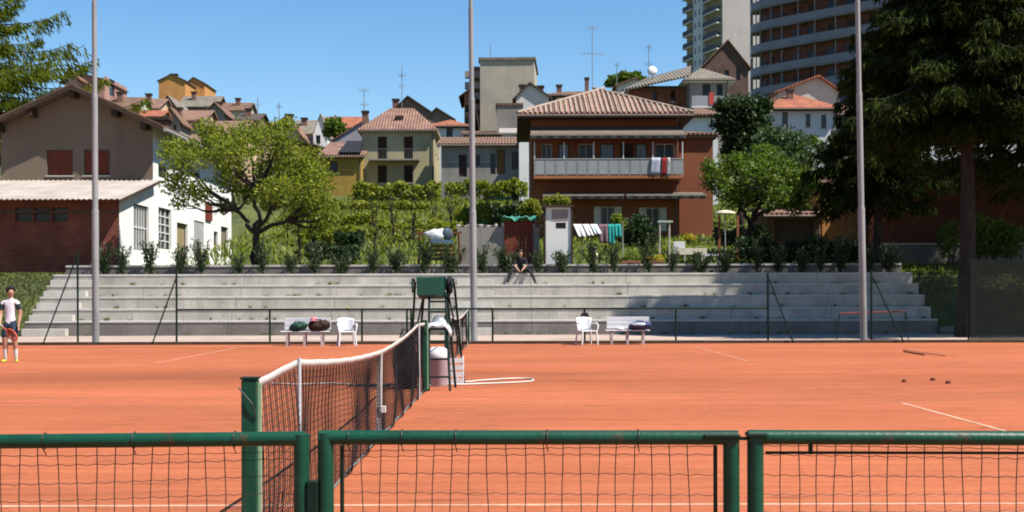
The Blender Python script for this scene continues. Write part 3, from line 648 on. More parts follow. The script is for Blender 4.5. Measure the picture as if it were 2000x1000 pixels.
for px in (668, 1397): p = G(px, 870); MB().tube([(p.x, GD, .06), (p.x, GD, p.z)], .0065, 8).build('tension_rod', DGREEN, g)
xs = [G(668, 900).x+.0573*k for k in range(0, 21)]; xs[-1] = G(1397, 900).x
wires(g, xs, lambda x: a.z-.008, .06, rows)
for px in (681, 785, 890, 1068, 1246): tie(g, px, 854.5)
MB().tube([(a.x, GD, .06), (b.x, GD, .06)], .018, 10).build('bottom_rail', GREEN, g, True)
p = G(1372, 848); q = G(1443, 848)
bevel(MB().box(p.x, q.x, GD-.034, GD+.034, p.z-.012, p.z+.002).build('latch_plate', DGREEN, g), .003, 1)
MB().box(q.x, q.x+.028, GD-.012, GD+.0, p.z-.018, p.z-.008).build('latch_bolt', DGREEN, g)
p = G(612, 968); bevel(MB().box(p.x-.018, p.x+.018, GD-.028, GD-.008, p.z-.05, p.z+.05).build('hinge', DGREEN, g), .004, 1)
t = thing('fence_panel', 'green tubular fence panel with wire mesh at the lower right', 'fence', (G(1700, 860).x, GD, 0))
a, b = G(1461, 853.5), G(2900, 860); rail(t, a, b); post(t, 1475, 846); post(t, 2880, 852)
xs = [G(1524, 900).x+.0573*k for k in range(-1, 34)]
wires(t, xs, lambda x: float(np.interp(x, [a.x, b.x], [a.z, b.z]))-.004, .06, rows)
p, q = G(1495, 884), G(2880, 886); MB().tube([p, q], .0045, 8).build('tension_rod', DGREEN, t)
p = G(1583, 866); MB().box(p.x-.006, p.x+.006, GD-.006, GD+.006, p.z-.034, p.z).build('rod_hook', DGREEN, t)
p = G(1458, 846); bevel(MB().box(p.x, p.x+.06, GD-.032, GD+.032, p.z-.012, p.z+.002).build('latch_keeper', DGREEN, t), .003, 1)
MB().tube([(a.x, GD, .06), (b.x, GD, .06)], .018, 10).build('bottom_rail', GREEN, t, True)
# ------------------------------------------------------------------ benches, chairs, bags by the far fence
PINKG = mat('dusty_white_metal', (0.50, 0.42, 0.40), .6)
def bench(px0, px1, d, label, back=True, flat=False):
    x0, x1 = P(px0, 660, d).x, P(px1, 660, d).x; t = thing('bench', label, 'bench', ((x0+x1)/2, d, 0), 'white benches by the far fence')
    for k in range(4): bevel(MB().box(x0, x1, d-.2+.1*k, d-.11+.1*k, .41, .435).build('seat_slat', WHITEP, t), .006, 1)
    for k in range(3): bevel(MB().box(x0+.06, x1+.02, d+.215+.015*k, d+.235+.015*k, .47+.12*k, .575+.12*k).build('back_slat', WHITEP, t), .006, 1)
    for f in (.14, .5, .86):
        x = x0+(x1-x0)*f
        for yy in (-.16, .16): MB().box(x-.03, x+.03, d+yy-.02, d+yy+.02, 0, .408).build('leg', PINKG, t)
        MB().box(x-.02, x+.02, d+.25, d+.27, .3, .84).build('back_support', PINKG, t)
        MB().box(x-.025, x+.025, d-.139, d+.139, .37, .407).build('seat_bearer', PINKG, t)
    return t
def plastic_chair(px, d, label, rz=0):
    c = P(px, 660, d); t = thing('plastic_chair', label, 'chair', (c.x, d, 0), 'white plastic chairs by the far fence')
    M = Matrix.Translation((c.x, d, 0)) @ Matrix.Rotation(rz, 4, 'Z')
    for sx in (-1, 1):
        MB(M).tube([(sx*.25, -.24, 0), (sx*.22, -.2, .40)], [.024, .03], 8).build('leg', WHITEP, t, True)
        MB(M).tube([(sx*.25, .26, 0), (sx*.21, .2, .40)], [.024, .03], 8).build('leg', WHITEP, t, True)
        MB(M).tube([(sx*.24, -.2, .40), (sx*.27, -.22, .58), (sx*.275, -.1, .635), (sx*.265, .15, .63), (sx*.22, .24, .62)], [.022, .02, .026, .024, .02], 8).build('armrest', WHITEP, t, True)
    bevel(MB(M).box(-.23, .23, -.23, .22, .395, .425).build('seat', WHITEP, t), .012, 2)
    mb = MB(M); n = 12; A = []
    for j in range(7):
        v = j/6; z = .42+.40*v; row = []
        for i in range(n+1):
            u = -1+2*i/n; row.append(mb.v((u*(.21+.03*v), .25-.10*u*u+.07*v, z-.03*u*u*v)))
        A.append(row)
    for a, b in zip(A, A[1:]):
        for i in range(n): mb.Fc.append([a[i], a[i+1], b[i+1], b[i]])
    o = mb.build('backrest', WHITEP, t, True); s_ = o.modifiers.new('thick', 'SOLIDIFY'); s_.thickness = .02
    return t
BD = 37.6
bench(549, 643, BD, 'white slatted bench holding two sports bags, left of the umpire chair')
plastic_chair(677, BD, 'empty white plastic armchair at the left bench', .25)
plastic_chair(1146, BD+.2, 'white plastic armchair with a dark bag behind it, right of the middle pole', .35)
bench(1182, 1268, BD+.3, 'white slatted bench carrying a blue racket bag in the tree shade')
def lumpbag(name, label, c, rad, m, seed, strap=True, cat='bag'):
    t = thing(name, label, cat, (c[0], c[1], c[2]-rad[2]))
    MB().blob(c, rad, seed, 20, 12, .09).build('bag_body', m, t, True)
    MB().blob((c[0]+rad[0]*.55, c[1]-rad[1]*.3, c[2]+rad[2]*.35), (rad[0]*.45, rad[1]*.7, rad[2]*.7), seed+9, 14, 8, .12).build('side_pocket', m, t, True)
    if strap: MB().tube([(c[0]-rad[0]*.6, c[1]-rad[1]*.5, c[2]+rad[2]*.5), (c[0]-rad[0]*.2, c[1]-rad[1]*.6, c[2]+rad[2]*1.25), (c[0]+rad[0]*.3, c[1]-rad[1]*.6, c[2]+rad[2]*1.15), (c[0]+rad[0]*.6, c[1]-rad[1]*.5, c[2]+rad[2]*.5)], .012, 6).build('strap', m, t, True)
    return t
p = P(583, 642, BD); lumpbag('sports_bag', 'dark green sports bag on the left end of the left bench', (p.x, BD-.05, .435+.125), (.27, .19, .135), mat('green_bag', (0.01, 0.06, 0.035), .7, .4, 12), 4)
p = P(622, 642, BD); lumpbag('sports_bag', 'dark brown sports bag on the right end of the left bench', (p.x, BD-.05, .435+.15), (.34, .2, .16), mat('brown_bag', (0.035, 0.016, 0.012), .8, .4, 12), 5)
p = P(614, 622, BD)
t = thing('cap', 'pink cap lying on top of the brown sports bag', 'cap', (p.x, BD-.08, .745))
MB().lathe((p.x, BD-.08, .735), [(.11, 0), (.11, .03), (.09, .09), (.04, .12), (.01, .125)], 16).build('crown', mat('pink_cloth', (0.62, 0.22, 0.24), .8), t, True)
MB().prism([(p.x-.09, BD-.18, .738), (p.x+.09, BD-.18, .738), (p.x+.06, BD-.27, .732), (p.x-.06, BD-.27, .732)], (0, 0, .008)).build('peak', MT['pink_cloth'], t)
p = P(1144, 612, BD); lumpbag('backpack', 'black backpack hung behind the back of the right plastic chair', (p.x-.02, BD+.62, .70), (.15, .10, .22), BLACK, 6)
p = P(1250, 642, BD); t = lumpbag('racket_bag', 'blue and white racket bag on the shaded end of the right bench', (p.x, BD+.2, .435+.115), (.36, .17, .12), mat('blue_bag', (0.02, 0.04, 0.12), .6, .4, 8), 7)
MB().blob((p.x-.02, BD+.06, .60), (.24, .06, .05), 3, 16, 8, .05).build('pale_panel', mat('pale_blue_cloth', (0.5, 0.58, 0.66), .6), t, True)
p = P(1212, 645, BD); o = MB().blob((p.x, BD+.2, .475), (.12, .10, .04), 12, 14, 8, .2).build('towel', WHITEP, None, True); tag(o, 'crumpled white towel on the left half of the right bench', 'towel')

# ------------------------------------------------------------------ people
def figure(t, joints, edges, mats_by_edge, mat_list, name='body'):
    """one skinned surface from a posed skeleton; faces take the cloth of the nearest bone"""
    names = list(joints); idx = {k: i for i, k in enumerate(names)}
    me = bpy.data.meshes.new(name); base = Vector(t.location)
    me.from_pydata([tuple(Vector(joints[k][0])-base) for k in names], [(idx[a], idx[b]) for a, b in edges], [])
    o = bpy.data.objects.new(name, me); C.objects.link(o)
    m = o.modifiers.new('skin', 'SKIN'); m.branch_smoothing = .4; m.use_smooth_shade = True
    for i, k in enumerate(names):
        r = joints[k][1]; r = r if isinstance(r, tuple) else (r, r); me.skin_vertices[0].data[i].radius = r; me.skin_vertices[0].data[i].use_root = (k == 'pelvis')
    s = o.modifiers.new('sub', 'SUBSURF'); s.levels = 2; s.render_levels = 2
    dg = bpy.context.evaluated_depsgraph_get(); me2 = bpy.data.meshes.new_from_object(o.evaluated_get(dg))
    o.modifiers.clear(); o.data = me2; me2.materials.clear()
    for q in mat_list: me2.materials.append(q)
    segs = [(Vector(joints[a][0])-base, Vector(joints[b][0])-base, mats_by_edge.get((a, b), 0), max(np.mean(joints[a][1]), np.mean(joints[b][1]))) for a, b in edges]
    for f in me2.polygons:
        c = f.center; best = 1e9
        for a, b, mi, rr in segs:
            ab = b-a; tt = max(0, min(1, (c-a).dot(ab)/max(ab.length_squared, 1e-9))); dd = (c-(a+ab*tt)).length-rr*.6
            if dd < best: best = dd; f.material_index = mi
        f.use_smooth = True
    o.parent = t; return o
def hand(J, E, ME, pre, wrist, d, side, mi, curl=.5):
    """palm, four fingers and a thumb"""
    wv, d, side = Vector(wrist), Vector(d).normalized(), Vector(side).normalized(); nrm_ = d.cross(side)
    J[pre+'palm'] = (wv+d*.05, .028); E.append((pre+'wr', pre+'palm')); ME[(pre+'wr', pre+'palm')] = mi
    for k, (o_, L) in enumerate(((-.03, .065), (-.01, .078), (.01, .074), (.03, .058))):
        a = wv+d*.085+side*o_; b = a+(d*(1-curl*.5)+nrm_*curl*.5)*L*.55; c = b+(d*(1-curl)+nrm_*curl)*L*.5
        for q, p_, r_ in (('a', a, .010), ('b', b, .009), ('c', c, .0075)): J[pre+'f%d%s' % (k, q)] = (p_, r_)
        for e in ((pre+'palm', pre+'f%da' % k), (pre+'f%da' % k, pre+'f%db' % k), (pre+'f%db' % k, pre+'f%dc' % k)): E.append(e); ME[e] = mi
    a = wv+d*.04+side*-.04+nrm_*.01; b = a+d*.045+side*-.012+nrm_*.02
    J[pre+'t0'] = (a, .011); J[pre+'t1'] = (b, .009)
    for e in ((pre+'palm', pre+'t0'), (pre+'t0', pre+'t1')): E.append(e); ME[e] = mi
def head(t, c, face_dir, s=1.0, hair_m=HAIR, hair_amt=1.0):
    """facial features and hair as small pieces set on the head (head centre c)"""
    c = Vector(c); fd = Vector((face_dir[0], face_dir[1], 0)).normalized(); rt = Vector((fd.y, -fd.x, 0)); M = Matrix(((rt.x, fd.x, 0, c.x), (rt.y, fd.y, 0, c.y), (0, 0, 1, c.z), (0, 0, 0, 1)))
    mb = MB(M); n, m = 18, 10; rings = []
    for i in range(m+1):
        th = math.pi*.50*i/m; row = []
        for q in range(n):
            a = 2*math.pi*q/n; k = 1.0; sf = max(0, math.sin(a)); th = math.pi*(.60-.30*sf**.6)*i/m
            row.append(mb.v((.088*s*k*math.sin(th)*math.cos(a), .104*s*k*math.sin(th)*math.sin(a)-.008, .012+.128*s*math.cos(th)+.006*math.sin(5*a))))
        rings.append(row)
    for A, B in zip(rings, rings[1:]):
        for q in range(n): mb.Fc.append([A[q], A[(q+1) % n], B[(q+1) % n], B[q]])
    h_ = mb.build('hair', hair_m, t, True); so_ = h_.modifiers.new('th', 'SOLIDIFY'); so_.thickness = .012
    mb = MB(M)
    for sx in (-1, 1): mb.blob((sx*.031*s, .083*s, .0), (.012, .008, .007), 1, 8, 5, 0)
    mb.build('eyes', BLACK, t, True)
    MB(M).blob((0, .098*s, -.025*s), (.013, .018, .024), 2, 8, 6, 0).build('nose', SKIN, t, True)
    MB(M).blob((0, .084*s, -.062*s), (.024, .008, .007), 2, 10, 5, 0).build('mouth', mat('lips', (0.30, 0.10, 0.08), .6), t, True)
    for sx in (-1, 1): MB(M).blob((sx*.082*s, -.005, -.015), (.012, .022, .032), 2, 8, 6, 0).build('ear', SKIN, t, True)

# boy with racket at the left edge of the clay
b = P(20, 705, 28.5); bx, by = b.x, 28.5
t = thing('person', 'person in white shirt and navy shorts holding an orange racket on the clay', 'person', (bx, by, 0))
V3 = lambda x, y, z: Vector((bx+x, by+y, z))
J = {'pelvis': (V3(0, 0, .86), (.135, .105)), 'waist': (V3(0, 0, 1.0), (.125, .09)), 'chest': (V3(0, 0, 1.2), (.145, .10)), 'neckb': (V3(.01, 0, 1.36), (.08, .07)), 'neck': (V3(.015, -.01, 1.42), .048),
     'jaw': (V3(.02, -.02, 1.485), (.062, .07)), 'skull': (V3(.02, -.015, 1.565), (.078, .092)), 'crown': (V3(.02, -.01, 1.635), (.045, .05)),
     'shl': (V3(-.155, 0, 1.315), .062), 'ell': (V3(-.20, -.03, 1.07), .045), 'lwr': (V3(-.165, -.17, .88), .030),
     'shr': (V3(.165, 0, 1.315), .062), 'elr': (V3(.215, .02, 1.07), .043), 'rwr': (V3(.205, -.05, .84), .030),
     'hipl': (V3(-.085, 0, .80), .098), 'tl': (V3(-.105, -.01, .58), .088), 'knl': (V3(-.11, -.02, .47), .058), 'cal': (V3(-.112, .02, .30), .056), 'anl': (V3(-.115, .02, .09), .036), 'hel': (V3(-.115, .04, .035), .034), 'tol': (V3(-.135, -.14, .03), .034),
     'hipr': (V3(.085, 0, .80), .098), 'tr': (V3(.105, -.02, .58), .088), 'knr': (V3(.11, -.03, .47), .058), 'car': (V3(.112, .02, .30), .056), 'anr': (V3(.118, .03, .09), .036), 'her': (V3(.118, .05, .035), .034), 'tor': (V3(.19, -.12, .03), .034)}
E = [('pelvis', 'waist'), ('waist', 'chest'), ('chest', 'neckb'), ('neckb', 'neck'), ('neck', 'jaw'), ('jaw', 'skull'), ('skull', 'crown'), ('neckb', 'shl'), ('shl', 'ell'), ('ell', 'lwr'), ('neckb', 'shr'), ('shr', 'elr'), ('elr', 'rwr'),
     ('pelvis', 'hipl'), ('hipl', 'tl'), ('tl', 'knl'), ('knl', 'cal'), ('cal', 'anl'), ('anl', 'hel'), ('hel', 'tol'), ('pelvis', 'hipr'), ('hipr', 'tr'), ('tr', 'knr'), ('knr', 'car'), ('car', 'anr'), ('anr', 'her'), ('her', 'tor')]
ML = [SKIN, mat('white_shirt', (0.78, 0.76, 0.80), .8, .05, 6), mat('navy_cloth', (0.02, 0.045, 0.075), .8, .2, 8), mat('yellow_shoe', (0.60, 0.58, 0.06), .5, .1), mat('dark_sleeve', (0.02, 0.035, 0.04), .8), mat('white_sock', (0.7, 0.66, 0.64), .9)]
ME = {('pelvis', 'waist'): 1, ('waist', 'chest'): 1, ('chest', 'neckb'): 1, ('neckb', 'shl'): 1, ('neckb', 'shr'): 1, ('pelvis', 'hipl'): 2, ('hipl', 'tl'): 2, ('pelvis', 'hipr'): 2, ('hipr', 'tr'): 2,
      ('cal', 'anl'): 5, ('anl', 'hel'): 3, ('hel', 'tol'): 3, ('car', 'anr'): 5, ('anr', 'her'): 3, ('her', 'tor'): 3}
J['sll'] = (V3(-.185, -.015, 1.17), .058); J['slr'] = (V3(.195, .01, 1.17), .058)
E.remove(('shl', 'ell')); E += [('shl', 'sll'), ('sll', 'ell')]; E.remove(('shr', 'elr')); E += [('shr', 'slr'), ('slr', 'elr')]; ME[('shl', 'sll')] = 4; ME[('shr', 'slr')] = 4
hand(J, E, ME, 'l', J['lwr'][0], (.25, -.6, -.55), (.8, .3, 0), 0, .95); hand(J, E, ME, 'r', J['rwr'][0], (.0, -.2, -1), (.1, 1, 0), 0, .5)
figure(t, J, E, ME, ML); head(t, V3(.02, -.015, 1.545), (.55, -.8), .98)
r_ = thing('tennis_racket', 'orange tennis racket held low by the person in white', 'racket', V3(0, -.28, .75))
ORR = mat('orange_frame', (0.75, 0.13, 0.04), .4)
a = V3(-.14, -.255, .855); d_ = Vector((.30, -.12, -.22)).normalized(); MB().tube([a-d_*.10, a+d_*.12], .016, 8).build('grip', mat('racket_grip', (0.5, 0.45, 0.42), .8), r_, True)
MB().tube([a+d_*.121, a+d_*.26], .011, 8).build('shaft', ORR, r_, True)
sd = d_.cross(Vector((.2, 1, .3))).normalized(); hc = a+d_*.42
MB().tube([hc+d_*.165*math.cos(q)+sd*.10*math.sin(q) for q in [k*math.pi/14 for k in range(29)]], .013, 8).build('hoop', ORR, r_, True)
mb = MB()
for k in range(-6, 7):
    f = k/7; w_ = math.sqrt(1-f*f); mb.tube([hc+sd*.10*f+d_*.16*w_, hc+sd*.10*f-d_*.16*w_], .0022, 4, False); mb.tube([hc+d_*.165*f+sd*.097*w_, hc+d_*.165*f-sd*.097*w_], .0022, 4, False)
mb.build('strings', ORR, r_)

# person sitting on the top step
b = P(1016, 533, 51.1); bx, by, bz = b.x, 51.15, 2.34
t = thing('person', 'person in black sitting on the top step with hands between spread knees', 'person', (bx, by, bz))
W3 = lambda x, y, z: Vector((bx+x, by+y, bz+z))
J = {'pelvis': (W3(0, .02, .12), (.15, .115)), 'waist': (W3(0, -.04, .27), (.14, .10)), 'chest': (W3(.01, -.12, .46), (.16, .11)), 'neckb': (W3(.01, -.17, .60), (.09, .08)), 'neck': (W3(.015, -.20, .66), .05),
     'jaw': (W3(.02, -.23, .725), (.065, .072)), 'skull': (W3(.02, -.225, .80), (.08, .094)), 'crown': (W3(.02, -.215, .87), (.05, .055)),
     'shl': (W3(-.18, -.15, .55), .066), 'ell': (W3(-.24, -.30, .33), .050), 'lwr': (W3(-.07, -.46, .13), .032), 'shr': (W3(.20, -.15, .55), .066), 'elr': (W3(.25, -.30, .33), .050), 'rwr': (W3(.08, -.46, .13), .032),
     'hipl': (W3(-.10, -.02, .10), .105), 'knl': (W3(-.34, -.38, .13), .072), 'cal': (W3(-.42, -.42, -.1), .062), 'anl': (W3(-.50, -.46, -.34), .042), 'hel': (W3(-.50, -.44, -.395), .038), 'tol': (W3(-.56, -.62, -.40), .038),
     'hipr': (W3(.10, -.02, .10), .105), 'knr': (W3(.38, -.36, .12), .072), 'car': (W3(.48, -.42, -.1), .062), 'anr': (W3(.59, -.46, -.34), .042), 'her': (W3(.59, -.44, -.395), .038), 'tor': (W3(.70, -.60, -.40), .038)}
E = [('pelvis', 'waist'), ('waist', 'chest'), ('chest', 'neckb'), ('neckb', 'neck'), ('neck', 'jaw'), ('jaw', 'skull'), ('skull', 'crown'), ('neckb', 'shl'), ('shl', 'ell'), ('ell', 'lwr'), ('neckb', 'shr'), ('shr', 'elr'), ('elr', 'rwr'),
     ('pelvis', 'hipl'), ('hipl', 'knl'), ('knl', 'cal'), ('cal', 'anl'), ('anl', 'hel'), ('hel', 'tol'), ('pelvis', 'hipr'), ('hipr', 'knr'), ('knr', 'car'), ('car', 'anr'), ('anr', 'her'), ('her', 'tor')]
ML = [SKIN, mat('black_shirt', (0.012, 0.013, 0.018), .85, .2, 8), mat('dark_trousers', (0.016, 0.018, 0.02), .85, .2, 8), mat('grey_shoe', (0.35, 0.32, 0.32), .6)]
ME = {e: 2 for e in E if e[0][:3] in ('hip', 'knl', 'knr', 'cal', 'car') or e[1][:3] == 'hip'}
ME.update({('pelvis', 'waist'): 1, ('waist', 'chest'): 1, ('chest', 'neckb'): 1, ('neckb', 'shl'): 1, ('neckb', 'shr'): 1, ('shl', 'ell'): 1, ('shr', 'elr'): 1, ('anl', 'hel'): 3, ('hel', 'tol'): 3, ('anr', 'her'): 3, ('her', 'tor'): 3})
hand(J, E, ME, 'l', J['lwr'][0], (.45, -.4, -.6), (.2, -.9, .3), 0, .7); hand(J, E, ME, 'r', J['rwr'][0], (-.35, -.5, -.6), (.2, .9, -.3), 0, .7)
figure(t, J, E, ME, ML); head(t, W3(.02, -.225, .785), (.35, -.9), 1.0, mat('brown_hair', (0.06, 0.035, 0.02), .6))
# ------------------------------------------------------------------ buildings
def wallface(mb, O, u, nrm_, W, Ht, holes, t=.16):
    """flat wall W x Ht from O along u, outward normal nrm_, with recessed openings"""
    O, u, nv = Vector(O), Vector(u), Vector(nrm_)
    us = sorted({0, W, *[h[0] for h in holes], *[h[1] for h in holes]}); zs = sorted({0, Ht, *[h[2] for h in holes], *[h[3] for h in holes]})
    q = lambda a, z, d=0: O+u*a+Vector((0, 0, z))-nv*d
    for a, b in zip(us, us[1:]):
        for c, e in zip(zs, zs[1:]):
            m = ((a+b)/2, (c+e)/2)
            if not any(h[0] < m[0] < h[1] and h[2] < m[1] < h[3] for h in holes): mb.poly([q(a, c), q(b, c), q(b, e), q(a, e)])
    for h in holes:
        a, b, c, e = h[:4]
        mb.poly([q(a, c), q(a, e), q(a, e, t), q(a, c, t)]); mb.poly([q(b, c), q(b, c, t), q(b, e, t), q(b, e)])
        mb.poly([q(a, e), q(b, e), q(b, e, t), q(a, e, t)]); mb.poly([q(a, c), q(a, c, t), q(b, c, t), q(b, c)])
def window(root, O, u, nrm_, h, style, col, t=.16):
    """frame with pane or shutters set in an opening"""
    O, u, nv = Vector(O), Vector(u), Vector(nrm_); a, b, c, e = h[:4]
    M = Matrix(((u.x, -nv.x, 0, O.x), (u.y, -nv.y, 0, O.y), (0, 0, 1, O.z), (0, 0, 0, 1)))   # local: x along wall, y into wall, z up
    fr = mat('window_frame_pale', (0.5, 0.48, 0.44), .6) if style in ('glass', 'open') else mat('window_frame_dark', (0.09, 0.06, 0.045), .7)
    f = min(.06, (b-a)*.1)
    mb = MB(M); mb.box(a, a+f, t-.06, t-.004, c, e); mb.box(b-f, b, t-.06, t-.004, c, e); mb.box(a+f, b-f, t-.06, t-.004, e-f, e); mb.box(a+f, b-f, t-.06, t-.004, c, c+f)
    if style in ('glass', 'open'): mb.box((a+b)/2-f*.4, (a+b)/2+f*.4, t-.055, t-.005, c+f, e-f)
    w_ = mb.build('window' if style != 'door' else 'door', fr, root)
    if style in ('glass', 'open', 'door', 'dark'):
        MB(M).box(a+f, b-f, t-.02, t, c+f, e-f).build('pane' if style != 'door' else 'panel', GLASS if style != 'door' else col, w_)
        if style == 'open':
            sw = (b-a)*.5
            for x0 in (a-sw-.02, b+.02): MB(M).box(x0, x0+sw, -.05, -.005, c, e).build('shutter', col, w_)
    else:
        mid = (a+b)/2
        nl = max(4, min(18, int((e-c)/.12)))
        for x0, x1 in ((a+f, mid-.006), (mid+.006, b-f)):      # louvred leaf: one folded surface inside a stile
            lb = MB(M); zs_ = []
            for k in range(nl+1):
                z = c+f+(e-c-2*f)*k/nl; zs_ += [(z, .035), (z+.001, .075)] if k < nl else [(z, .035)]
            rr = [[lb.v((x, y, z)) for x in (x0, x1)] for z, y in zs_]
            for p_, q_ in zip(rr, rr[1:]): lb.Fc.append([p_[0], p_[1], q_[1], q_[0]])
            lb.build('shutter', col, w_)
    if e-c < 1.9 and style in ('glass', 'shut'): MB(M).box(a-.06, b+.06, -.07, .02, c-.07, c-.005).build('sill', CONC, w_)
    return w_
def bld(name, label, px0, px1, pyt, pyb, d, depth, roof, wallm, roofm, wins=(), cat='house', rz=0.0, right=(), left=(), over=.45, chim=(), wall2=None, gut=True, eave_m=None):
    """box building: front wall spans px0..px1 at depth d, eaves at pyt, ground at pyb"""
    A, B = P(px0, pyb, d), P(px1, pyb, d); zt = P((px0+px1)/2, pyt, d).z; zg = P((px0+px1)/2, pyb, d).z
    zb = min(zg, gz(0, d))-.6; W = B.x-A.x; Ht = zt-zb
    O = Vector((A.x, d, zb)); root = thing(name, label, cat, (A.x+W/2, d+depth/2, zb))
    M = Matrix.Translation((A.x, d, 0)) @ Matrix.Rotation(rz, 4, 'Z'); R3 = M.to_3x3()
    ux, uy = R3 @ Vector((1, 0, 0)), R3 @ Vector((0, 1, 0))
    s = S(d); fh = []
    for wn in wins: fh.append(((wn[0]-px0)/s, (wn[1]-px0)/s, P(0, wn[3], d).z*0+(H+(580-wn[3])*d/F)-zb, (H+(580-wn[2])*d/F)-zb, wn[4], wn[5]))
    fh = [(max(.05, h[0]), min(W-.05, h[1]), max(.05, h[2]), min(Ht-.05, h[3]), h[4], h[5]) for h in fh]
    rh = [(v0, v1, zg-zb+z0, zg-zb+z1, st, c_) for v0, v1, z0, z1, st, c_ in right]; lh = [(depth-v1, depth-v0, zg-zb+z0, zg-zb+z1, st, c_) for v0, v1, z0, z1, st, c_ in left]
    mb = MB(); m2 = mb if wall2 is None else MB()
    wallface(mb, O, ux, -uy, W, Ht, fh)
    OR = O+ux*W; wallface(m2, OR, uy, ux, depth, Ht, rh)
    OL = O+uy*depth; wallface(m2, OL, -uy, -ux, depth, Ht, lh)
    wallface(m2, OR+uy*depth, -ux, uy, W, Ht, [])
    L = lambda x, y, z: M @ Vector((x, y, z))
    rt, rise = roof[0], (roof[1] if len(roof) > 1 else 0); o = over; th = Vector((0, 0, .14)); rm = MB(); em = MB()
    if rt == 'gx':
        for x in (0, W): m2.poly([L(x, 0, zt), L(x, depth/2, zt+rise), L(x, depth, zt)])
        k = rise/(depth/2); ze = zt-k*o
        rm.prism([L(-o, -o, ze+.02), L(W+o, -o, ze+.02), L(W+o, depth/2, zt+rise+.02), L(-o, depth/2, zt+rise+.02)], th); rm.prism([L(-o, depth/2, zt+rise+.02), L(W+o, depth/2, zt+rise+.02), L(W+o, depth+o, ze+.02), L(-o, depth+o, ze+.02)], th)
    elif rt == 'gy':
        c_ = roof[2] if len(roof) > 2 else .5
        for y in (0, depth): mb.poly([L(0, y, zt), L(W, y, zt), L(W*c_, y, zt+rise)])
        for sd, wx in ((0, W*c_), (1, W*(1-c_))):
            k = rise/wx; ze = zt-k*o; x0, x1 = ((-o, W*c_) if sd == 0 else (W*c_, W+o)); z0, z1 = ((ze, zt+rise) if sd == 0 else (zt+rise, ze))
            rm.prism([L(x0, -o, z0+.02), L(x1, -o, z1+.02), L(x1, depth+o, z1+.02), L(x0, depth+o, z0+.02)], th)
    elif rt == 'hip':
        k = roof[2] if len(roof) > 2 else min(W, depth)*.45
        k = min(k, W*.499); yk = min(depth*.499, k); e0 = zt-.08
        c = [L(-o, -o, e0), L(W+o, -o, e0), L(W+o, depth+o, e0), L(-o, depth+o, e0)]; r0 = L(k, depth/2, zt+rise); r1 = L(W-k, depth/2, zt+rise)
        for pl in ([c[0], c[1], r1, r0], [c[1], c[2], r1], [c[2], c[3], r0, r1], [c[3], c[0], r0]): rm.prism(pl, th*.8)
        em.prism([L(-o+.02, -o+.02, e0-.12), L(W+o-.02, -o+.02, e0-.12), L(W+o-.02, depth+o-.02, e0-.12), L(-o+.02, depth+o-.02, e0-.12)], (0, 0, .11))
    elif rt == 'flat':
        rm.prism([L(-o, -o, zt+.01), L(W+o, -o, zt+.01), L(W+o, depth+o, zt+.01), L(-o, depth+o, zt+.01)], (0, 0, rise or .25))
    elif rt == 'shed':   # low at front
        for x in (0, W): m2.poly([L(x, 0, zt), L(x, depth, zt), L(x, depth, zt+rise)])
        k = rise/depth; rm.prism([L(-o, -o, zt-k*o+.02), L(W+o, -o, zt-k*o+.02), L(W+o, depth+o, zt+rise+k*o+.02), L(-o, depth+o, zt+rise+k*o+.02)], th)
    elif rt == 'shedx':  # rise at left(+)/right(-)
        a_, b_ = (rise, 0) if rise > 0 else (0, -rise)
        for y in (0, depth): mb.poly([L(0, y, zt), L(W, y, zt), L(W, y, zt+b_+1e-3), L(0, y, zt+a_+1e-3)])
        rm.prism([L(-o, -o, zt+a_+.02), L(W+o, -o, zt+b_+.02), L(W+o, depth+o, zt+b_+.02), L(-o, depth+o, zt+a_+.02)], th)
    mb.build('wall', wallm, root)
    if wall2 is not None: m2.build('side_wall', wall2, root)
    rf = rm.build('roof', roofm, root)
    if em.V: em.build('eaves', eave_m or DARKW, root)
    if d < 132 and rt in ('hip', 'gx', 'shed') and W > 2.5:
        zg_ = {'hip': zt-.1, 'gx': zt-rise/(depth/2)*o-.02, 'shed': zt-rise/depth*o-.02}[rt]; GT = mat('gutter_metal', (.16, .12, .10), .5)
        gt = MB().tube([L(-o, -o-.06, zg_), L(W+o, -o-.06, zg_)], .065, 7).build('gutter', GT, root, True)
        MB().tube([L(W-.12, -o-.05, zg_-.05), L(W-.12, -.08, zg_-.45), L(W-.12, -.08, zb+.3)], .045, 6).build('downpipe', GT, root, True)
    for h in fh: window(root, O, ux, -uy, h, h[4], h[5])
    for h in rh: window(root, OR, uy, ux, h, h[4], h[5])
    for h in lh: window(root, OL, -uy, -ux, h, h[4], h[5])
    for (cx, cyf, ztop, wdt) in chim:
        q = M @ Vector((W*cx, depth*cyf, 0)); zc = P(0, ztop, d+depth*cyf).z if ztop > 20 else zt+rise+ztop
        zc = (H+(580-ztop)*(d+depth*cyf)/F)
        ch = MB().box(q.x-wdt/2, q.x+wdt/2, q.y-wdt/2, q.y+wdt/2, zt-.3, zc-.16).build('chimney', mat('chimney_brick', (0.22, 0.12, 0.09), .9, .3), rf)
        MB().box(q.x-wdt*.65, q.x+wdt*.65, q.y-wdt*.65, q.y+wdt*.65, zc-.155, zc).build('chimney_cap', DARKW, ch)
    return root
def pl(n, c, **k):
    if 'plaster_'+n in MT: return MT['plaster_'+n]
    m = mat('plaster_'+n, c, .92, k.get('var', .14), k.get('scale', .35), .15, 20, fine=.08)
    return wear(m, [q*.32 for q in c], .55, .54, .74, (1.6, 1.6, .45), .45)
BEIGE, YEL, OCHRE = pl('beige', (.42, .38, .33)), pl('yellow', (.43, .375, .215)), pl('ochre', (.36, .225, .045))
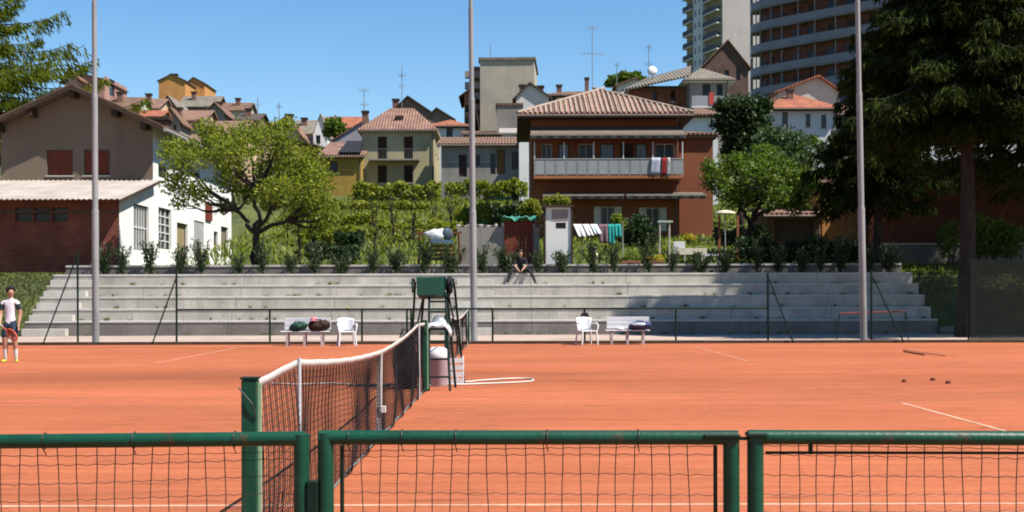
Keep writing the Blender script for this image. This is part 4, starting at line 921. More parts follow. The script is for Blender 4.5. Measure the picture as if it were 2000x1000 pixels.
WHITEW, GREYW, PINKW, ORANGEW, CREAM, PEACH = pl('white', (.78, .77, .74)), pl('grey', (.27, .245, .215), var=.25), pl('pink', (.62, .36, .30)), pl('orange', (.56, .265, .085)), pl('cream', (.58, .54, .44)), pl('peach', (.60, .42, .28))
TERRA = pl('terracotta', (.255, .088, .040)); BROWNG = pl('brown_grey', (.21, .155, .12), var=.2)
RT_OR, RT_BR, RT_PK, RT_GR = tile_mat('tiles_orange', (.38, .13, .07)), tile_mat('tiles_brown', (.20, .115, .075)), tile_mat('tiles_pink', (.26, .145, .105)), tile_mat('tiles_grey', (.22, .19, .15))
RT_BRY = tile_mat('tiles_brown_side', (.17, .10, .065), 'y'); RT_DK = tile_mat('tiles_dark', (.10, .075, .06)); RT_DKY = tile_mat('tiles_dark_side', (.09, .065, .05), 'y')
SH_BR, SH_RED, SH_CREAM, SH_GREY = mat('shutter_brown', (.045, .02, .014), .7), mat('shutter_red', (.16, .03, .014), .7), mat('shutter_cream', (.62, .58, .48), .7), mat('shutter_grey', (.14, .14, .14), .7)
BRICK = brick_mat('brick_red', (.25, .060, .030), (.17, .042, .022), (.13, .06, .04)); BRICKD = brick_mat('brick_dark', (.13, .06, .04), (.10, .05, .035), (.12, .09, .07)); BRICKO = brick_mat('brick_orange', (.36, .12, .06), (.30, .10, .05), (.25, .15, .10))

# --- workshop with gable and brick lean-to (left)
XW = -16.7; wk = thing('workshop', 'brick and white plaster workshop with corrugated lean-to and gable at left', 'building', (-22, 60, 2))
zb = 1.6; yF, yG, yE = 55.0, 60.2, 77.0; XL = -27.0
zl, zh = 5.66, 6.9
ss = S(yF); hx = lambda px, d: (px-1000)*d/F-XL
holes = [(hx(30+k*36, yF), hx(30+k*36+32, yF), H+(580-430)*yF/F-zb, H+(580-402)*yF/F-zb) for k in range(3)]
mb = MB(); wallface(mb, (XL, yF, zb), (1, 0, 0), (0, -1, 0), XW-XL-.02, zl-zb, holes, .2); mb.build('brick_wall', BRICK, wk)
for h in holes: window(wk, (XL, yF, zb), (1, 0, 0), (0, -1, 0), h, 'dark', GLASS, .2)
mb = MB(); mb.box(XL-.2, XW-.05, yF-.03, yF-.005, zl-.62, zl-.52); mb.build('string_course', BRICKD, wk)
# corrugated lean-to roof
COR = mat('corrugated_sheet', (.36, .315, .28), .85, .2, .7, .2, 25, fine=.12)
mb = MB(); n = 180; A = []; B_ = []; xa, xb = XL-.4, XW+.35
for i in range(n+1):
    x = xa+(xb-xa)*i/n; w_ = .028*math.sin(2*math.pi*x/.23)
    A.append((mb.v((x, yF-.95, zl-.10+w_)), mb.v((x, yF-.95, zl-.125+w_)))); B_.append((mb.v((x, yG, zh+w_)), mb.v((x, yG, zh-.02+w_))))
for i in range(n):
    mb.Fc.append([A[i][0], A[i+1][0], B_[i+1][0], B_[i][0]]); mb.Fc.append([A[i][1], B_[i][1], B_[i+1][1], A[i+1][1]]); mb.Fc.append([A[i][0], A[i][1], A[i+1][1], A[i+1][0]])
mb.build('lean_to_roof', COR, wk)
MB().prism([(XW+.30, yF-.95, zl-.27), (XW+.30, yG, zh-.17), (XW+.30, yG, zh-.03), (XW+.30, yF-.95, zl-.13)], (.04, 0, 0)).build('verge_board', DARKW, wk)
# gable wall
ap = P(150, 178, yG); ze = P(298, 245, yG).z
XGl = 2*ap.x-XW; zu = zh-.25
holes = [(hx(a, yG)+XL-XGl, hx(b, yG)+XL-XGl, H+(580-340)*yG/F-zu, H+(580-290)*yG/F-zu) for a, b in ((92, 143), (165, 215))]
mb = MB(); wallface(mb, (XGl, yG, zu), (1, 0, 0), (0, -1, 0), XW-XGl, ze-zu, holes, .12); mb.poly([(XGl, yG, ze), (XW, yG, ze), (ap.x, yG, ap.z)]); mb.build('gable_wall', pl('gable_beige', (.205, .15, .108)), wk)
for h in holes: window(wk, (XGl, yG, zu), (1, 0, 0), (0, -1, 0), h, 'shut', SH_RED, .12)
# white side wall with windows and doors
sp = lambda px: XW*F/(px-1000)-yF            # metres along the side wall from the front corner
zz = lambda py, px: H+(580-py)*(sp(px)+yF)/F-zb
sh = [(sp(261), sp(291), zz(485, 261), zz(395, 261)), (sp(310), sp(335), zz(483, 310), zz(402, 310)), (sp(346), sp(367), zz(510, 346), zz(432, 346)), (sp(379), sp(399), zz(508, 379), zz(428, 379)), (sp(418), sp(426), zz(500, 418), zz(450, 418)), (sp(432), sp(446), zz(500, 432), zz(440, 432)), (sp(310), sp(330), zz(343, 310), zz(318, 310))]
dG = yG-yF; mb = MB(); wallface(mb, (XW, yF, zb), (0, 1, 0), (1, 0, 0), dG, zl-zb, sh[:1], .18)
mb.poly([(XW, yF, zl), (XW, yG, zl), (XW, yG, zh)]); wallface(mb, (XW, yG, zb), (0, 1, 0), (1, 0, 0), yE-yG, ze-zb, [(h[0]-dG, h[1]-dG, h[2], h[3]) for h in sh[1:]], .18)
mb.poly([(XGl, yE, zb), (XW, yE, zb), (XW, yE, ze), (XGl, yE, ze)]); mb.poly([(XGl, yE, ze), (XW, yE, ze), (ap.x, yE, ap.z)])
mb.poly([(XGl, yG, zb), (XGl, yE, zb), (XGl, yE, ze), (XGl, yG, ze)]); mb.build('side_wall', pl('bright_white', (.83, .82, .78), var=.06), wk)
for i, h in enumerate(sh):
    st = 'dark' if i in (0, 1, 6) else ('door' if i in (2, 4, 5) else 'shut'); colr = [GLASS, GLASS, mat('door_ochre', (.30, .24, .12), .7), mat('roller_shutter', (.62, .62, .62), .6), SH_BR, mat('door_grey_brown', (.20, .16, .11), .7), GLASS][i]
    w_ = window(wk, (XW, yF, zb), (0, 1, 0), (1, 0, 0), h, st, colr, .18)
    if i < 2:
        nb = (5, 2) if i == 0 else (2, 4); mb = MB(); bw = .05
        for k in range(1, nb[0]+1 if i == 0 else nb[0]+1):
            y = yF+h[0]+(h[1]-h[0])*k/(nb[0]+1 if i == 0 else nb[0]+1); mb.box(XW-.15, XW-.09, y-bw/2, y+bw/2, zb+h[2]+.05, zb+h[3]-.05)
        for k in range(1, nb[1]+1):
            z = zb+h[2]+(h[3]-h[2])*k/(nb[1]+ (0 if i == 0 else 1)); z = min(z, zb+h[3]-.1); mb.box(XW-.155, XW-.085, yF+h[0]+.05, yF+h[1]-.05, z-bw/2, z+bw/2)
        mb.build('glazing_bars', WHITEP, w_)
q = P(395, 410, 72); MB().box(XW+.01, XW+.10, q.y-1.6, q.y-.3, q.z-.65, q.z+.35).build('sign_board', SH_RED, wk)
# main roof
o_ = .7; k = (ap.z-ze)/(XW-ap.x)
rm = MB()
for sgn in (-1, 1):
    xe = ap.x+sgn*(XW-ap.x+o_); zee = ze-k*o_; rm.prism([(xe, yG-.8, zee+.03), (ap.x, yG-.8, ap.z+.03), (ap.x, yE+.5, ap.z+.03), (xe, yE+.5, zee+.03)], (0, 0, .2))
rf = rm.build('roof', RT_BRY, wk)
for sgn in (-1, 1):
    xe = ap.x+sgn*(XW-ap.x+o_); MB().prism([(xe, yG-.83, ze-k*o_-.05), (ap.x, yG-.83, ap.z-.05), (ap.x, yG-.83, ap.z+.16), (xe, yG-.83, ze-k*o_+.16)], (0, .025, 0)).build('barge_board', DARKW, rf)
for f in (-.98, -.55, 0, .55, .93): MB().box(ap.x+f*(XW-ap.x)-.13, ap.x+f*(XW-ap.x)+.13, yG-.75, yG-.01, ap.z-abs(f)*(ap.z-ze)-.36, ap.z-abs(f)*(ap.z-ze)-.06).build('purlin_end', DARKW, rf)
MB().tube([(XW+o_+.08, yG-.8, ze-k*o_+.02), (XW+o_+.08, yE+.5, ze-k*o_+.02)], .085, 8).build('gutter', mat('zinc', (.42, .40, .38), .5, metal=.3), wk, True)
q = P(312, 225, 66); MB().box(q.x-.45, q.x+.45, q.y-.35, q.y+.35, ze, q.z-.3).build('chimney', BRICKD, rf)
MB().box(q.x-.6, q.x+.6, q.y-.5, q.y+.5, q.z-.29, q.z-.12).build('chimney_cap', DARKW, rf)

# --- terracotta house in the middle
CURT = mat('blue_shutter', (.24, .34, .42), .6)
D0 = 70.0; s = S(D0)
oh = bld('villa', 'terracotta two storey house with glazed balcony and striped tile roof', 1038, 1326, 226, 462, D0, 9.5, ('hip', 2.1, 4.3), TERRA, RT_PK, wins=[
    (1058, 1078, 281, 345, 'glass', GLASS), (1091, 1112, 281, 345, 'shut', CURT), (1130, 1160, 281, 345, 'glass', GLASS), (1172, 1200, 281, 345, 'shut', CURT), (1212, 1238, 281, 345, 'shut', SH_BR), (1242, 1264, 281, 345, 'shut', CURT), (1280, 1318, 281, 345, 'glass', GLASS),
    (1174, 1200, 404, 452, 'open', SH_CREAM), (1262, 1288, 406, 452, 'open', SH_CREAM)], over=.75)
rf = [c for c in oh.children if c.name.startswith('roof')][0]
# tile columns on the front slope and hips
x0, x1 = P(1038, 462, D0).x-.75, P(1326, 462, D0).x+.75; zt = P(1182, 226, D0).z; W_ = x1-x0; yr = D0+9.5/2; e0 = zt-.08+.12
RIBM = mat('tile_rib', (.36, .27, .21), .9, .25, 2.0, fine=.2); nn = 34
for i in range(nn):
    x = x0+(i+.5)*W_/nn; kk = 4.3+.75; f = min(1, (x-x0)/kk, (x1-x)/kk)
    ya, za = D0-.76, e0+.0; yb, zb2 = D0-.75+(yr-D0+.75)*f, e0+(zt+2.1-zt+.08)*f
    MB().tube([(x, ya, za+.02), (x, yb, zb2+.02)], .075, 6).build('tile_column', RIBM, rf, True)
for xa, sg in ((x0, 1), (x1, -1)): MB().tube([(xa, D0-.75, e0+.04), (xa+sg*5.05, yr, e0+2.22)], .09, 7).build('hip_tiles', RIBM, rf, True)
MB().tube([(x0, D0-.80, zt-.16), (x1, D0-.80, zt-.16)], .07, 8).build('gutter', DARKW, oh, True)
# balcony: slab, railing panels, posts, awning roof
bz = P(1180, 347, D0).z; bx0, bx1 = P(1042, 347, D0).x, P(1329, 347, D0).x; yb = D0-1.3; rz_ = P(1180, 316, D0).z; tz = P(1180, 277, D0-1.3).z
bal = MB().box(bx0, bx1, yb, D0-.005, bz-.16, bz).build('balcony', pl('orange_slab', (.40, .16, .07)), oh)
nP = 14; RAILG = mat('rail_grey', (.40, .40, .38), .6)
for i in range(nP+1):
    x = bx0+.03+(bx1-bx0-.06)*i/nP; MB().box(x-.02, x+.02, yb+.02, yb+.06, bz+.003, rz_).build('rail_post', RAILG, bal)
MB().box(bx0, bx1, yb+.01, yb+.07, rz_+.001, rz_+.05).build('hand_rail', RAILG, bal)
FROST = mat('frosted_panel', (.33, .35, .35), .3, .15, 1.0)
for i in range(nP): a = bx0+.05+(bx1-bx0-.06)*i/nP; MB().box(a+.02, a+(bx1-bx0-.06)/nP-.06, yb+.03, yb+.045, bz+.06, rz_-.03).build('rail_panel', FROST, bal)
for i in range(6): x = bx0+.04+(bx1-bx0-.08)*i/5; MB().box(x-.025, x+.025, yb+.08, yb+.13, bz+.003, tz).build('awning_post', WHITEP, bal)
AWN = mat('awning_cloth', (.16, .125, .10), .9, .2, 3); AWT = mat('awning_edge', (.33, .29, .24), .8)
def awning(x0_, x1_, y0_, y1_, zf, zb_, name, par):
    mb = MB(); mb.prism([(x0_, y0_, zf), (x1_, y0_, zf), (x1_, y1_, zb_), (x0_, y1_, zb_)], (0, 0, .03)); a_ = mb.build('awning', AWN, par)
    n_ = int((x1_-x0_)/.3)
    for i in range(n_): MB().box(x0_+i*(x1_-x0_)/n_+.004, x0_+(i+1)*(x1_-x0_)/n_-.004, y0_-.012, y0_-.002, zf-.11-.02*(i % 2), zf+.03).build('valance', AWN if i % 2 else AWT, a_)
    MB().box(x0_-.03, x1_+.03, y0_-.06, y0_-.015, zf+.032, zf+.13).build('front_bar', AWT, a_)
    return a_
xa, xb = P(1036, 268, D0).x, P(1332, 268, D0).x
awning(xa, xb, D0-1.45, D0-.005, P(1180, 266, D0-1.4).z, P(1180, 248, D0).z, 'awning', oh)
awning(P(1060, 380, D0).x, P(1214, 380, D0).x, D0-1.2, D0-.005, P(1180, 384, D0-1.2).z, P(1180, 377, D0).z, 'awning', oh)
awning(P(1220, 380, D0).x, P(1372, 380, D0).x, D0-1.2, D0-.005, P(1180, 384, D0-1.2).z, P(1180, 377, D0).z, 'awning', oh)
# laundry over the balcony rail
for px0, px1, py1, c, nm in ((1272, 1290, 344, (.42, .45, .55), 'white and blue cloth hung over the balcony rail of the terracotta house'), (1294, 1302, 346, (.32, .02, .02), 'red cloth hung over the balcony rail of the terracotta house'), (1304, 1309, 348, (.50, .48, .48), 'narrow white cloth hung over the balcony rail of the terracotta house')):
    a, b = P(px0, 312, yb).x, P(px1, 312, yb).x; z1 = P(1290, py1, yb).z; mb = MB(); k = 6
    rows_ = []
    for j in range(6):
        z = rz_+.07+(z1-rz_)*j/5; rows_.append([mb.v((a+(b-a)*i/k-.04*j*(0.3), yb-.03-.02*math.sin(i*1.9+j*.5), z)) for i in range(k+1)])
    rows_.insert(0, [mb.v((a+(b-a)*i/k, yb+.09, rz_-.25)) for i in range(k+1)]); rows_.insert(1, [mb.v((a+(b-a)*i/k, yb+.085, rz_+.07)) for i in range(k+1)])
    for A_, B2 in zip(rows_, rows_[1:]):
        for i in range(k): mb.Fc.append([A_[i], A_[i+1], B2[i+1], B2[i]])
    o = mb.build('laundry_cloth', mat('cloth_%d' % px0, c, .9, .1, 5), None, True); o.modifiers.new('t', 'SOLIDIFY').thickness = .012; tag(o, nm, 'laundry')
bld('villa_wing', 'terracotta side wing with small tiled roof right of the glazed balcony', 1327, 1393, 262, 462, D0+.6, 7, ('hip', .5, 1.0), TERRA, RT_BR, wins=[], over=.25)

# --- yellow house and neighbours
yh = bld('yellow_house', 'pale yellow two storey house with brown shutters and pink tiled roof', 707, 848, 254, 388, 108, 8, ('hip', 2.3, 2.0), YEL, RT_PK, wins=[(738, 756, 266, 312, 'shut', SH_BR), (789, 807, 266, 312, 'shut', SH_BR), (738, 756, 322, 356, 'shut', SH_BR), (789, 807, 322, 356, 'shut', SH_BR)],
     right=[(2, 2.9, 1.2, 2.6, 'shut', SH_BR), (2, 2.9, 4, 5.4, 'shut', SH_BR), (5, 5.9, 4, 5.4, 'shut', SH_BR)], over=.35, chim=[(.5, .2, 226, .5), (.02, .2, 216, .5)], eave_m=CREAM)
d = 108; s = S(d); a, b = P(722, 312, d).x, P(820, 312, d).x; z = P(770, 312, d).z
bal = MB().box(a, b, d-.9, d-.005, z-.14, z).build('balcony', GREYW, yh)
for i in range(25): x = a+.03+(b-a-.06)*i/24; MB().box(x-.012, x+.012, d-.88, d-.86, z+.002, z+.8).build('baluster', SH_GREY, bal)
MB().box(a, b, d-.89, d-.85, z+.801, z+.84).build('hand_rail', SH_GREY, bal)
bld('yellow_annex', 'low ochre annex with pink roof left of the pale yellow house', 628, 705.5, 305, 385, 106, 7, ('shed', 1.8), OCHRE, RT_PK, wins=[(645, 660, 314, 338, 'dark', GLASS)], over=.3)
q = P(684, 291, 108); t = thing('roof_terrace', 'dark roof terrace opening cut in the ochre annex roof', 'terrace', q)
MB().prism([(P(662, 304, 106).x, 105.9, P(662, 304, 106).z), (P(704, 304, 106).x, 105.9, P(704, 304, 106).z), (P(704, 284, 106).x, 107.5, P(704, 284, 107.5).z+.1), (P(674, 284, 106).x, 107.5, P(674, 284, 107.5).z+.1)], (0, -.25, .25)).build('cover', mat('dark_sheet', (.02, .02, .025), .6), t)
bld('grey_gable', 'plain grey gable wall left of the pale yellow house roof', 650, 712, 277, 330, 116, 8, ('shedx', -1.9), pl('grey_blue', (.34, .33, .36)), RT_BR, over=.15)
bld('ochre_house', 'ochre house with wide dark eaves above the plum tree', 536, 640, 300, 370, 112, 9, ('shedx', 1.9), OCHRE, RT_DKY, wins=[(560, 572, 312, 340, 'dark', GLASS), (598, 610, 316, 345, 'shut', SH_BR)], over=.9, right=[(2, 3, 1, 2.2, 'shut', SH_BR)])
bld('peach_house', 'peach gabled house with tall thin chimney left of the grey roof', 513, 586, 262, 330, 135, 9, ('gy', 1.8, .65), PEACH, RT_PK, wins=[], over=.3, chim=[(.68, .1, 222, .7)])
bld('dormer_house', 'white gabled house front with dark arched window among the roofs', 612, 640, 262, 330, 140, 8, ('gy', 2.1), WHITEW, RT_GR, wins=[(617, 626, 250 if False else 263, 280, 'dark', GLASS)], over=.15)
bld('grey_roof_house', 'house with pale grey green roof behind the peach gable', 572, 622, 262, 330, 142, 9, ('gx', 2.0), CREAM, RT_GR, wins=[(582, 590, 266, 282, 'dark', GLASS)], over=.3, chim=[(.3, .3, 229, .6)])
bld('red_roof_house', 'house with long orange red roof behind the small round tree', 625, 708, 250, 300, 165, 9, ('gx', 1.9), CREAM, RT_OR, wins=[(640, 648, 256, 272, 'shut', SH_BR), (690, 698, 256, 272, 'shut', SH_BR)], over=.3)
bld('dark_gable_house', 'large brown gabled house on the skyline behind the yellow house', 762, 845, 222, 290, 170, 11, ('gy', 2.2, .42), BROWNG, RT_DK, wins=[(782, 792, 226, 244, 'dark', GLASS)], over=.5, chim=[(.1, .2, 193, .8)])
bld('dark_gable_house', 'smaller brown gable stepping down right of the large brown gable', 832, 884, 232, 290, 166, 10, ('gy', 1.3, .4), BROWNG, RT_DK, wins=[], over=.4)
bld('orange_roof_cottage', 'white cottage with bright orange roof right of the yellow house', 842, 912, 246, 300, 128, 7, ('hip', 1.0, 2.0), WHITEW, RT_OR, wins=[(872, 884, 250, 268, 'dark', GLASS)], over=.4)
bld('row_house', 'long low grey house with dark doors behind the middle pole', 862, 1022, 283, 372, 100, 7, ('shed', 1.3), GREYW, RT_BR, wins=[(896, 912, 302, 345, 'door', SH_BR), (928, 938, 302, 324, 'dark', GLASS), (958, 968, 300, 340, 'dark', GLASS), (970, 987, 292, 340, 'door', mat('door_orange_brown', (.22, .10, .02), .7)), (1000, 1014, 296, 330, 'dark', GLASS)], over=.35, right=[(1, 3, 2, 3.4, 'dark', GLASS)])
bld('white_lean_house', 'narrow white house end beside the terracotta house', 1014, 1034, 274, 372, 97, 9, ('shedx', -.4), WHITEW, RT_BR, over=.1)
bld('grey_sheds', 'grey low sheds stepping up behind the long grey house', 905, 985, 262, 300, 118, 6, ('shed', .9), GREYW, RT_BR, wins=[(930, 940, 266, 280, 'dark', GLASS)], over=.25)
bld('grey_sheds', 'pale shed with white sheet roof left of the terracotta roof', 980, 1036, 262, 320, 112, 5, ('shed', 1.0), WHITEW, COR, over=.25)
# grey apartment block on the skyline
ab = bld('apartment_block', 'tall blank grey apartment block on the skyline behind the middle pole', 938, 1044, 118, 260, 175, 12, ('flat', .35), pl('block_grey', (.46, .405, .32), var=.12), RT_GR, over=.2, rz=-.05)
bz0 = 175
for px0, px1, pyt, pyb in ((917, 937.5, 130, 270),):
    a, b = P(px0, 200, bz0+2).x, P(px1, 200, bz0+2).x; zt_, zb_ = P(920, pyt, bz0+2).z, P(920, pyb, bz0+2).z
    MB().box(a, b, bz0+2, bz0+10, zb_-2, zt_).build('balcony_bay', pl('bay_brown', (.22, .15, .11)), ab)
    for k in range(5):
        z = zb_+2.2+(zt_-zb_-3)*k/4.6; MB().box(a-.6, b+.02, bz0+1.0, bz0+1.98, z, z+.9).build('balcony', pl('bay_pale', (.32, .28, .26)), ab)
MB().box(P(942, 112, 176).x-.5, P(942, 112, 176).x+.5, 176, 177, P(942, 122, 176).z, P(942, 112, 176).z).build('chimney', DARKW, ab)
bld('low_apartment', 'orange brown house with balconies left of the grey apartment block', 907, 925, 184, 270, 168, 9, ('gy', .8, .9), pl('orange_brown', (.30, .15, .07)), RT_DK, wins=[(909, 917, 205, 220, 'shut', SH_BR), (909, 917, 228, 244, 'dark', GLASS)], over=.7)
bld('white_gable_house', 'white gabled house with dark eaves below the grey apartment block', 1008, 1072, 190, 260, 125, 9, ('gy', 1.3, .42), pl('white_gable', (.68, .66, .60)), RT_DK, over=.35, left=[(1, 2, 1.5, 2.8, 'dark', GLASS)], chim=[(.2, .1, 166, .6), (.75, .1, 168, .6)])
bld('grey_block', 'grey plaster house below the white gable', 970, 1020, 206, 270, 120, 6, ('flat', .2), GREYW, RT_BR, over=.1)
bld('low_brown_roof_house', 'cream house with low brown roof and chimneys left of the tall antenna', 1062, 1190, 186, 250, 128, 8, ('hip', .9, 2.5), CREAM, RT_BR, wins=[(1078, 1086, 190, 205, 'dark', GLASS), (1100, 1108, 190, 205, 'dark', GLASS), (1140, 1148, 190, 205, 'dark', GLASS)], over=.5, chim=[(.25, .3, 166, .5), (.68, .3, 152, .4)])
bld('pale_house', 'small pale house end beneath the umbrella pine', 1205, 1250, 168, 240, 130, 8, ('gy', .8, .9), CREAM, RT_BR, over=.3)
# reddish brick house with balcony
rh_ = bld('brick_villa', 'red brick house with hipped grey roof and corner balcony above the terracotta roof', 1228, 1345, 172, 262, 100, 7, ('shed', .1), BRICKO, RT_GR, wins=[(1275, 1284, 178, 200, 'dark', GLASS), (1310, 1319, 178, 200, 'shut', SH_BR)], over=.05)
bld('balcony_house', 'corner house with white balcony and hipped grey roof right of the brick wall', 1347, 1422, 156, 262, 98, 8, ('hip', 1.5, 2.6), GREYW, RT_GR, wins=[(1372, 1388, 165, 200, 'dark', GLASS), (1400, 1412, 165, 200, 'dark', GLASS)], over=.5, eave_m=WHITEW)
MB().prism([P(1215, 178, 99), P(1348, 150, 98), P(1350, 132, 103), P(1262, 156, 104)], (0, 0, .15)).build('gable_roof', RT_GR, rh_)
a, b = P(1350, 205, 97).x, P(1424, 205, 97).x; z = P(1390, 208, 97).z
for o in [x for x in bpy.data.objects if x.name.startswith('balcony_house')]:
    bal = MB().box(a, b, 96.6, 97.99, z-.15, z).build('balcony', WHITEW, o); MB().box(a, b, 96.6, 96.66, z+.003, z+.75).build('parapet', pl('balcony_grey', (.36, .36, .38)), bal)
o = MB().box(P(1387, 200, 96).x, P(1397, 200, 96).x, 96.56, 96.59, z+.05, z+1.0).build('flag_cloth', mat('cloth_red2', (.5, .08, .06), .9), None); tag(o, 'red and cream cloth hanging on the balcony of the corner house', 'laundry')
bld('small_white_house', 'small white house with brown roof between terracotta house and dark tree', 1345, 1402, 224, 300, 92, 5, ('hip', .8, 1.2), WHITEW, RT_BR, wins=[], over=.35)
# beige tower and curved brick apartments
tw = thing('tower_block', 'tall beige tower block with stacked balconies above the roofs', 'tower', (42, 262, 28))
Bc = Vector((P(1411, 0, 260).x, 260, 0)); Ac = Vector((P(1341, 0, 276).x, 276, 0)); Cc = Vector((P(1500, 0, 263).x, 263, 0)); Dc = Ac+(Cc-Bc)
zb, zt = 26, 66
MB().prism([(p.x, p.y, zb) for p in (Bc, Cc, Dc, Ac)], (0, 0, zt-zb)).build('wall', pl('tower_beige', (.40, .365, .34), var=.05), tw)
v = (Ac-Bc); vl = v.length; v = v.normalized(); nv = Vector((v.y, -v.x, 0)); nv = nv if nv.x < 0 else -nv
q = lambda a, o_, z: Bc+v*a+nv*o_+Vector((0, 0, z))
MB().prism([q(vl*.43, .02, zb), q(vl*.70, .02, zb), q(vl*.70, .9, zb), q(vl*.43, .9, zb)], (0, 0, zt-zb)).build('stair_strip', pl('tower_white', (.66, .66, .68), var=.04), tw)
TY, TB = pl('tower_yellow', (.30, .27, .17)), mat('balcony_dark', (.05, .055, .07), .6)
for k in range(15):
    z = 28+2.6*k
    for a0, a1 in ((.03, .42), (.71, .99)):
        MB().prism([q(vl*a0, .01, z+.2), q(vl*a1, .01, z+.2), q(vl*a1, .03, z+.2), q(vl*a0, .03, z+.2)], (0, 0, 2.0)).build('loggia', TY, tw)
        b_ = MB().prism([q(vl*a0, .04, z-.15), q(vl*a1, .04, z-.15), q(vl*a1, 1.1, z-.15), q(vl*a0, 1.1, z-.15)], (0, 0, .2)).build('balcony', WHITEW, tw)
        m0 = a0+(a1-a0)*.0; MB().prism([q(vl*m0, 1.0, z+.06), q(vl*(a0+(a1-a0)*.5), 1.0, z+.06), q(vl*(a0+(a1-a0)*.5), 1.06, z+.06), q(vl*m0, 1.06, z+.06)], (0, 0, 1.0)).build('parapet', TB, b_)
        MB().prism([q(vl*(a0+(a1-a0)*.52), 1.0, z+.06), q(vl*a1, 1.0, z+.06), q(vl*a1, 1.06, z+.06), q(vl*(a0+(a1-a0)*.52), 1.06, z+.06)], (0, 0, 1.0)).build('parapet', TB, b_)
    for a0 in (.5, .62): MB().prism([q(vl*a0, .91, z+.6), q(vl*(a0+.03), .91, z+.6), q(vl*(a0+.03), .94, z+.6), q(vl*a0, .94, z+.6)], (0, 0, 1.2)).build('window', GLASS, tw)
cb = thing('curved_apartments', 'curved brick apartment block with long grey balconies behind the spruce', 'building', (44, 172, 26))
pth_ = [(34.0, 184), (33.9, 182.2), (34.6, 180.2), (37, 177.2), (40.6, 173.2), (45, 168.6), (50, 163.6), (56, 158), (62, 152.6)]
def offs(o_):
    r = []
    for i, p in enumerate(pth_):
        a = Vector(pth_[max(i-1, 0)]); b = Vector(pth_[min(i+1, len(pth_)-1)]); t_ = (b-a).normalized(); r.append(Vector(p)+Vector((-t_.y, t_.x))*(-o_))
    return r
def strip(o0, o1, z0, z1, i0=0, i1=None):
    a, b = offs(o0), offs(o1); mb = MB(); i1 = len(pth_)-1 if i1 is None else i1
    for i in range(i0, i1): mb.prism([(a[i].x, a[i].y, z0), (a[i+1].x, a[i+1].y, z0), (b[i+1].x, b[i+1].y, z0), (b[i].x, b[i].y, z0)], (0, 0, z1-z0))
    return mb
inn = offs(-1.3); mb = MB()
for a, b in zip(inn, inn[1:]): mb.poly([(a.x, a.y, 18), (b.x, b.y, 18), (b.x, b.y, 52), (a.x, a.y, 52)])
e = inn[0]; mb.poly([(e.x+14, e.y+10, 18), (e.x, e.y, 18), (e.x, e.y, 52), (e.x+14, e.y+10, 52)]); mb.build('brick_wall', brick_mat('brick_apart', (.17, .055, .035), (.14, .045, .03), (.13, .08, .06)), cb)
PAN = mat('balcony_panel', (.19, .20, .235), .5, .12, .5); PAN2 = mat('lower_panel', (.06, .08, .125), .35, .2, .5)
for k, z in enumerate((29.6, 32.5, 35.7, 38.7, 41.7, 44.7, 47.7)):
    sl_ = strip(-1.28, 0, z-.28, z-.06).build('balcony_slab', pl('slab_pale', (.20, .185, .175)), cb)
    for i in range(8): strip(-.06, 0, z-.04, z+.95, i, i+1).build('parapet', PAN, sl_)
    a = offs(-.1)
    for i in range(len(a)-1):
        for f in (.0, .5): p = a[i].lerp(a[i+1], f); MB().box(p.x-.07, p.x+.07, p.y-.07, p.y+.07, z+.96, z+2.7).build('column', pl('column_pale', (.25, .22, .20)), sl_)
    a = offs(-1.27); bq = offs(-1.24)
    for i in range(8):
        for f in (.2, .65): p, p2 = a[i].lerp(a[i+1], f), a[i].lerp(a[i+1], f+.2); r1, r2 = bq[i].lerp(bq[i+1], f), bq[i].lerp(bq[i+1], f+.2); MB().prism([(p.x, p.y, z), (p2.x, p2.y, z), (r2.x, r2.y, z), (r1.x, r1.y, z)], (0, 0, 2.2)).build('window', GLASS if (i+k) % 3 else SH_BR, cb)
for i in range(8):
    for f in range(4):
        a = offs(.3); b = offs(.25); p, p2 = a[i].lerp(a[i+1], f/4+.01), a[i].lerp(a[i+1], f/4+.24); r1, r2 = b[i].lerp(b[i+1], f/4+.01), b[i].lerp(b[i+1], f/4+.24)
        MB().prism([(p.x, p.y, 25), (p2.x, p2.y, 25), (r2.x, r2.y, 25), (r1.x, r1.y, 25)], (0, 0, 4.2)).build('glazed_panel', PAN2, cb)
bld('brick_gable_house', 'dark brick gabled house in front of the beige tower', 1372, 1462, 130, 230, 150, 9, ('gy', 3.0, .55), BRICKD, RT_PK, wins=[(1385, 1394, 140, 160, 'dark', GLASS), (1415, 1424, 120 if False else 138, 160, 'dark', GLASS), (1438, 1446, 134, 158, 'dark', GLASS)], over=.3)
wh = bld('white_villa', 'white house with bright orange two level roof right of the dark tree', 1500, 1632, 212, 300, 105, 8, ('hip', 1.7, 2.6), pl('villa_white', (.62, .60, .62)), RT_OR, wins=[(1528, 1539, 220, 246, 'shut', SH_GREY), (1574, 1583, 224, 250, 'shut', SH_GREY), (1604, 1614, 226, 252, 'shut', SH_GREY)], over=.5, right=[(1.5, 2.4, 1, 2.6, 'shut', SH_GREY)], chim=[(.14, .25, 182, .5), (.42, .3, 176, .5)])
bld('upper_villa', 'upper storey with sloping orange roof rising behind the white house', 1520, 1640, 180, 230, 112, 7, ('gy', 1.3, .65), CREAM, RT_OR, over=.4)
bld('pale_house', 'pale house half hidden by the hanging spruce boughs', 1640, 1700, 222, 300, 108, 7, ('gx', 1.2), WHITEW, RT_BR, over=.3)
bld('white_house', 'white house wall glimpsed behind the spruce trunk above the brown barn', 1750, 2080, 235, 400, 90, 8, ('gx', 1.5), pl('back_white', (.62, .62, .64)), RT_BR, wins=[(1900, 1915, 290, 320, 'shut', SH_GREY), (1985, 2000, 280, 315, 'shut', SH_GREY)], over=.3)
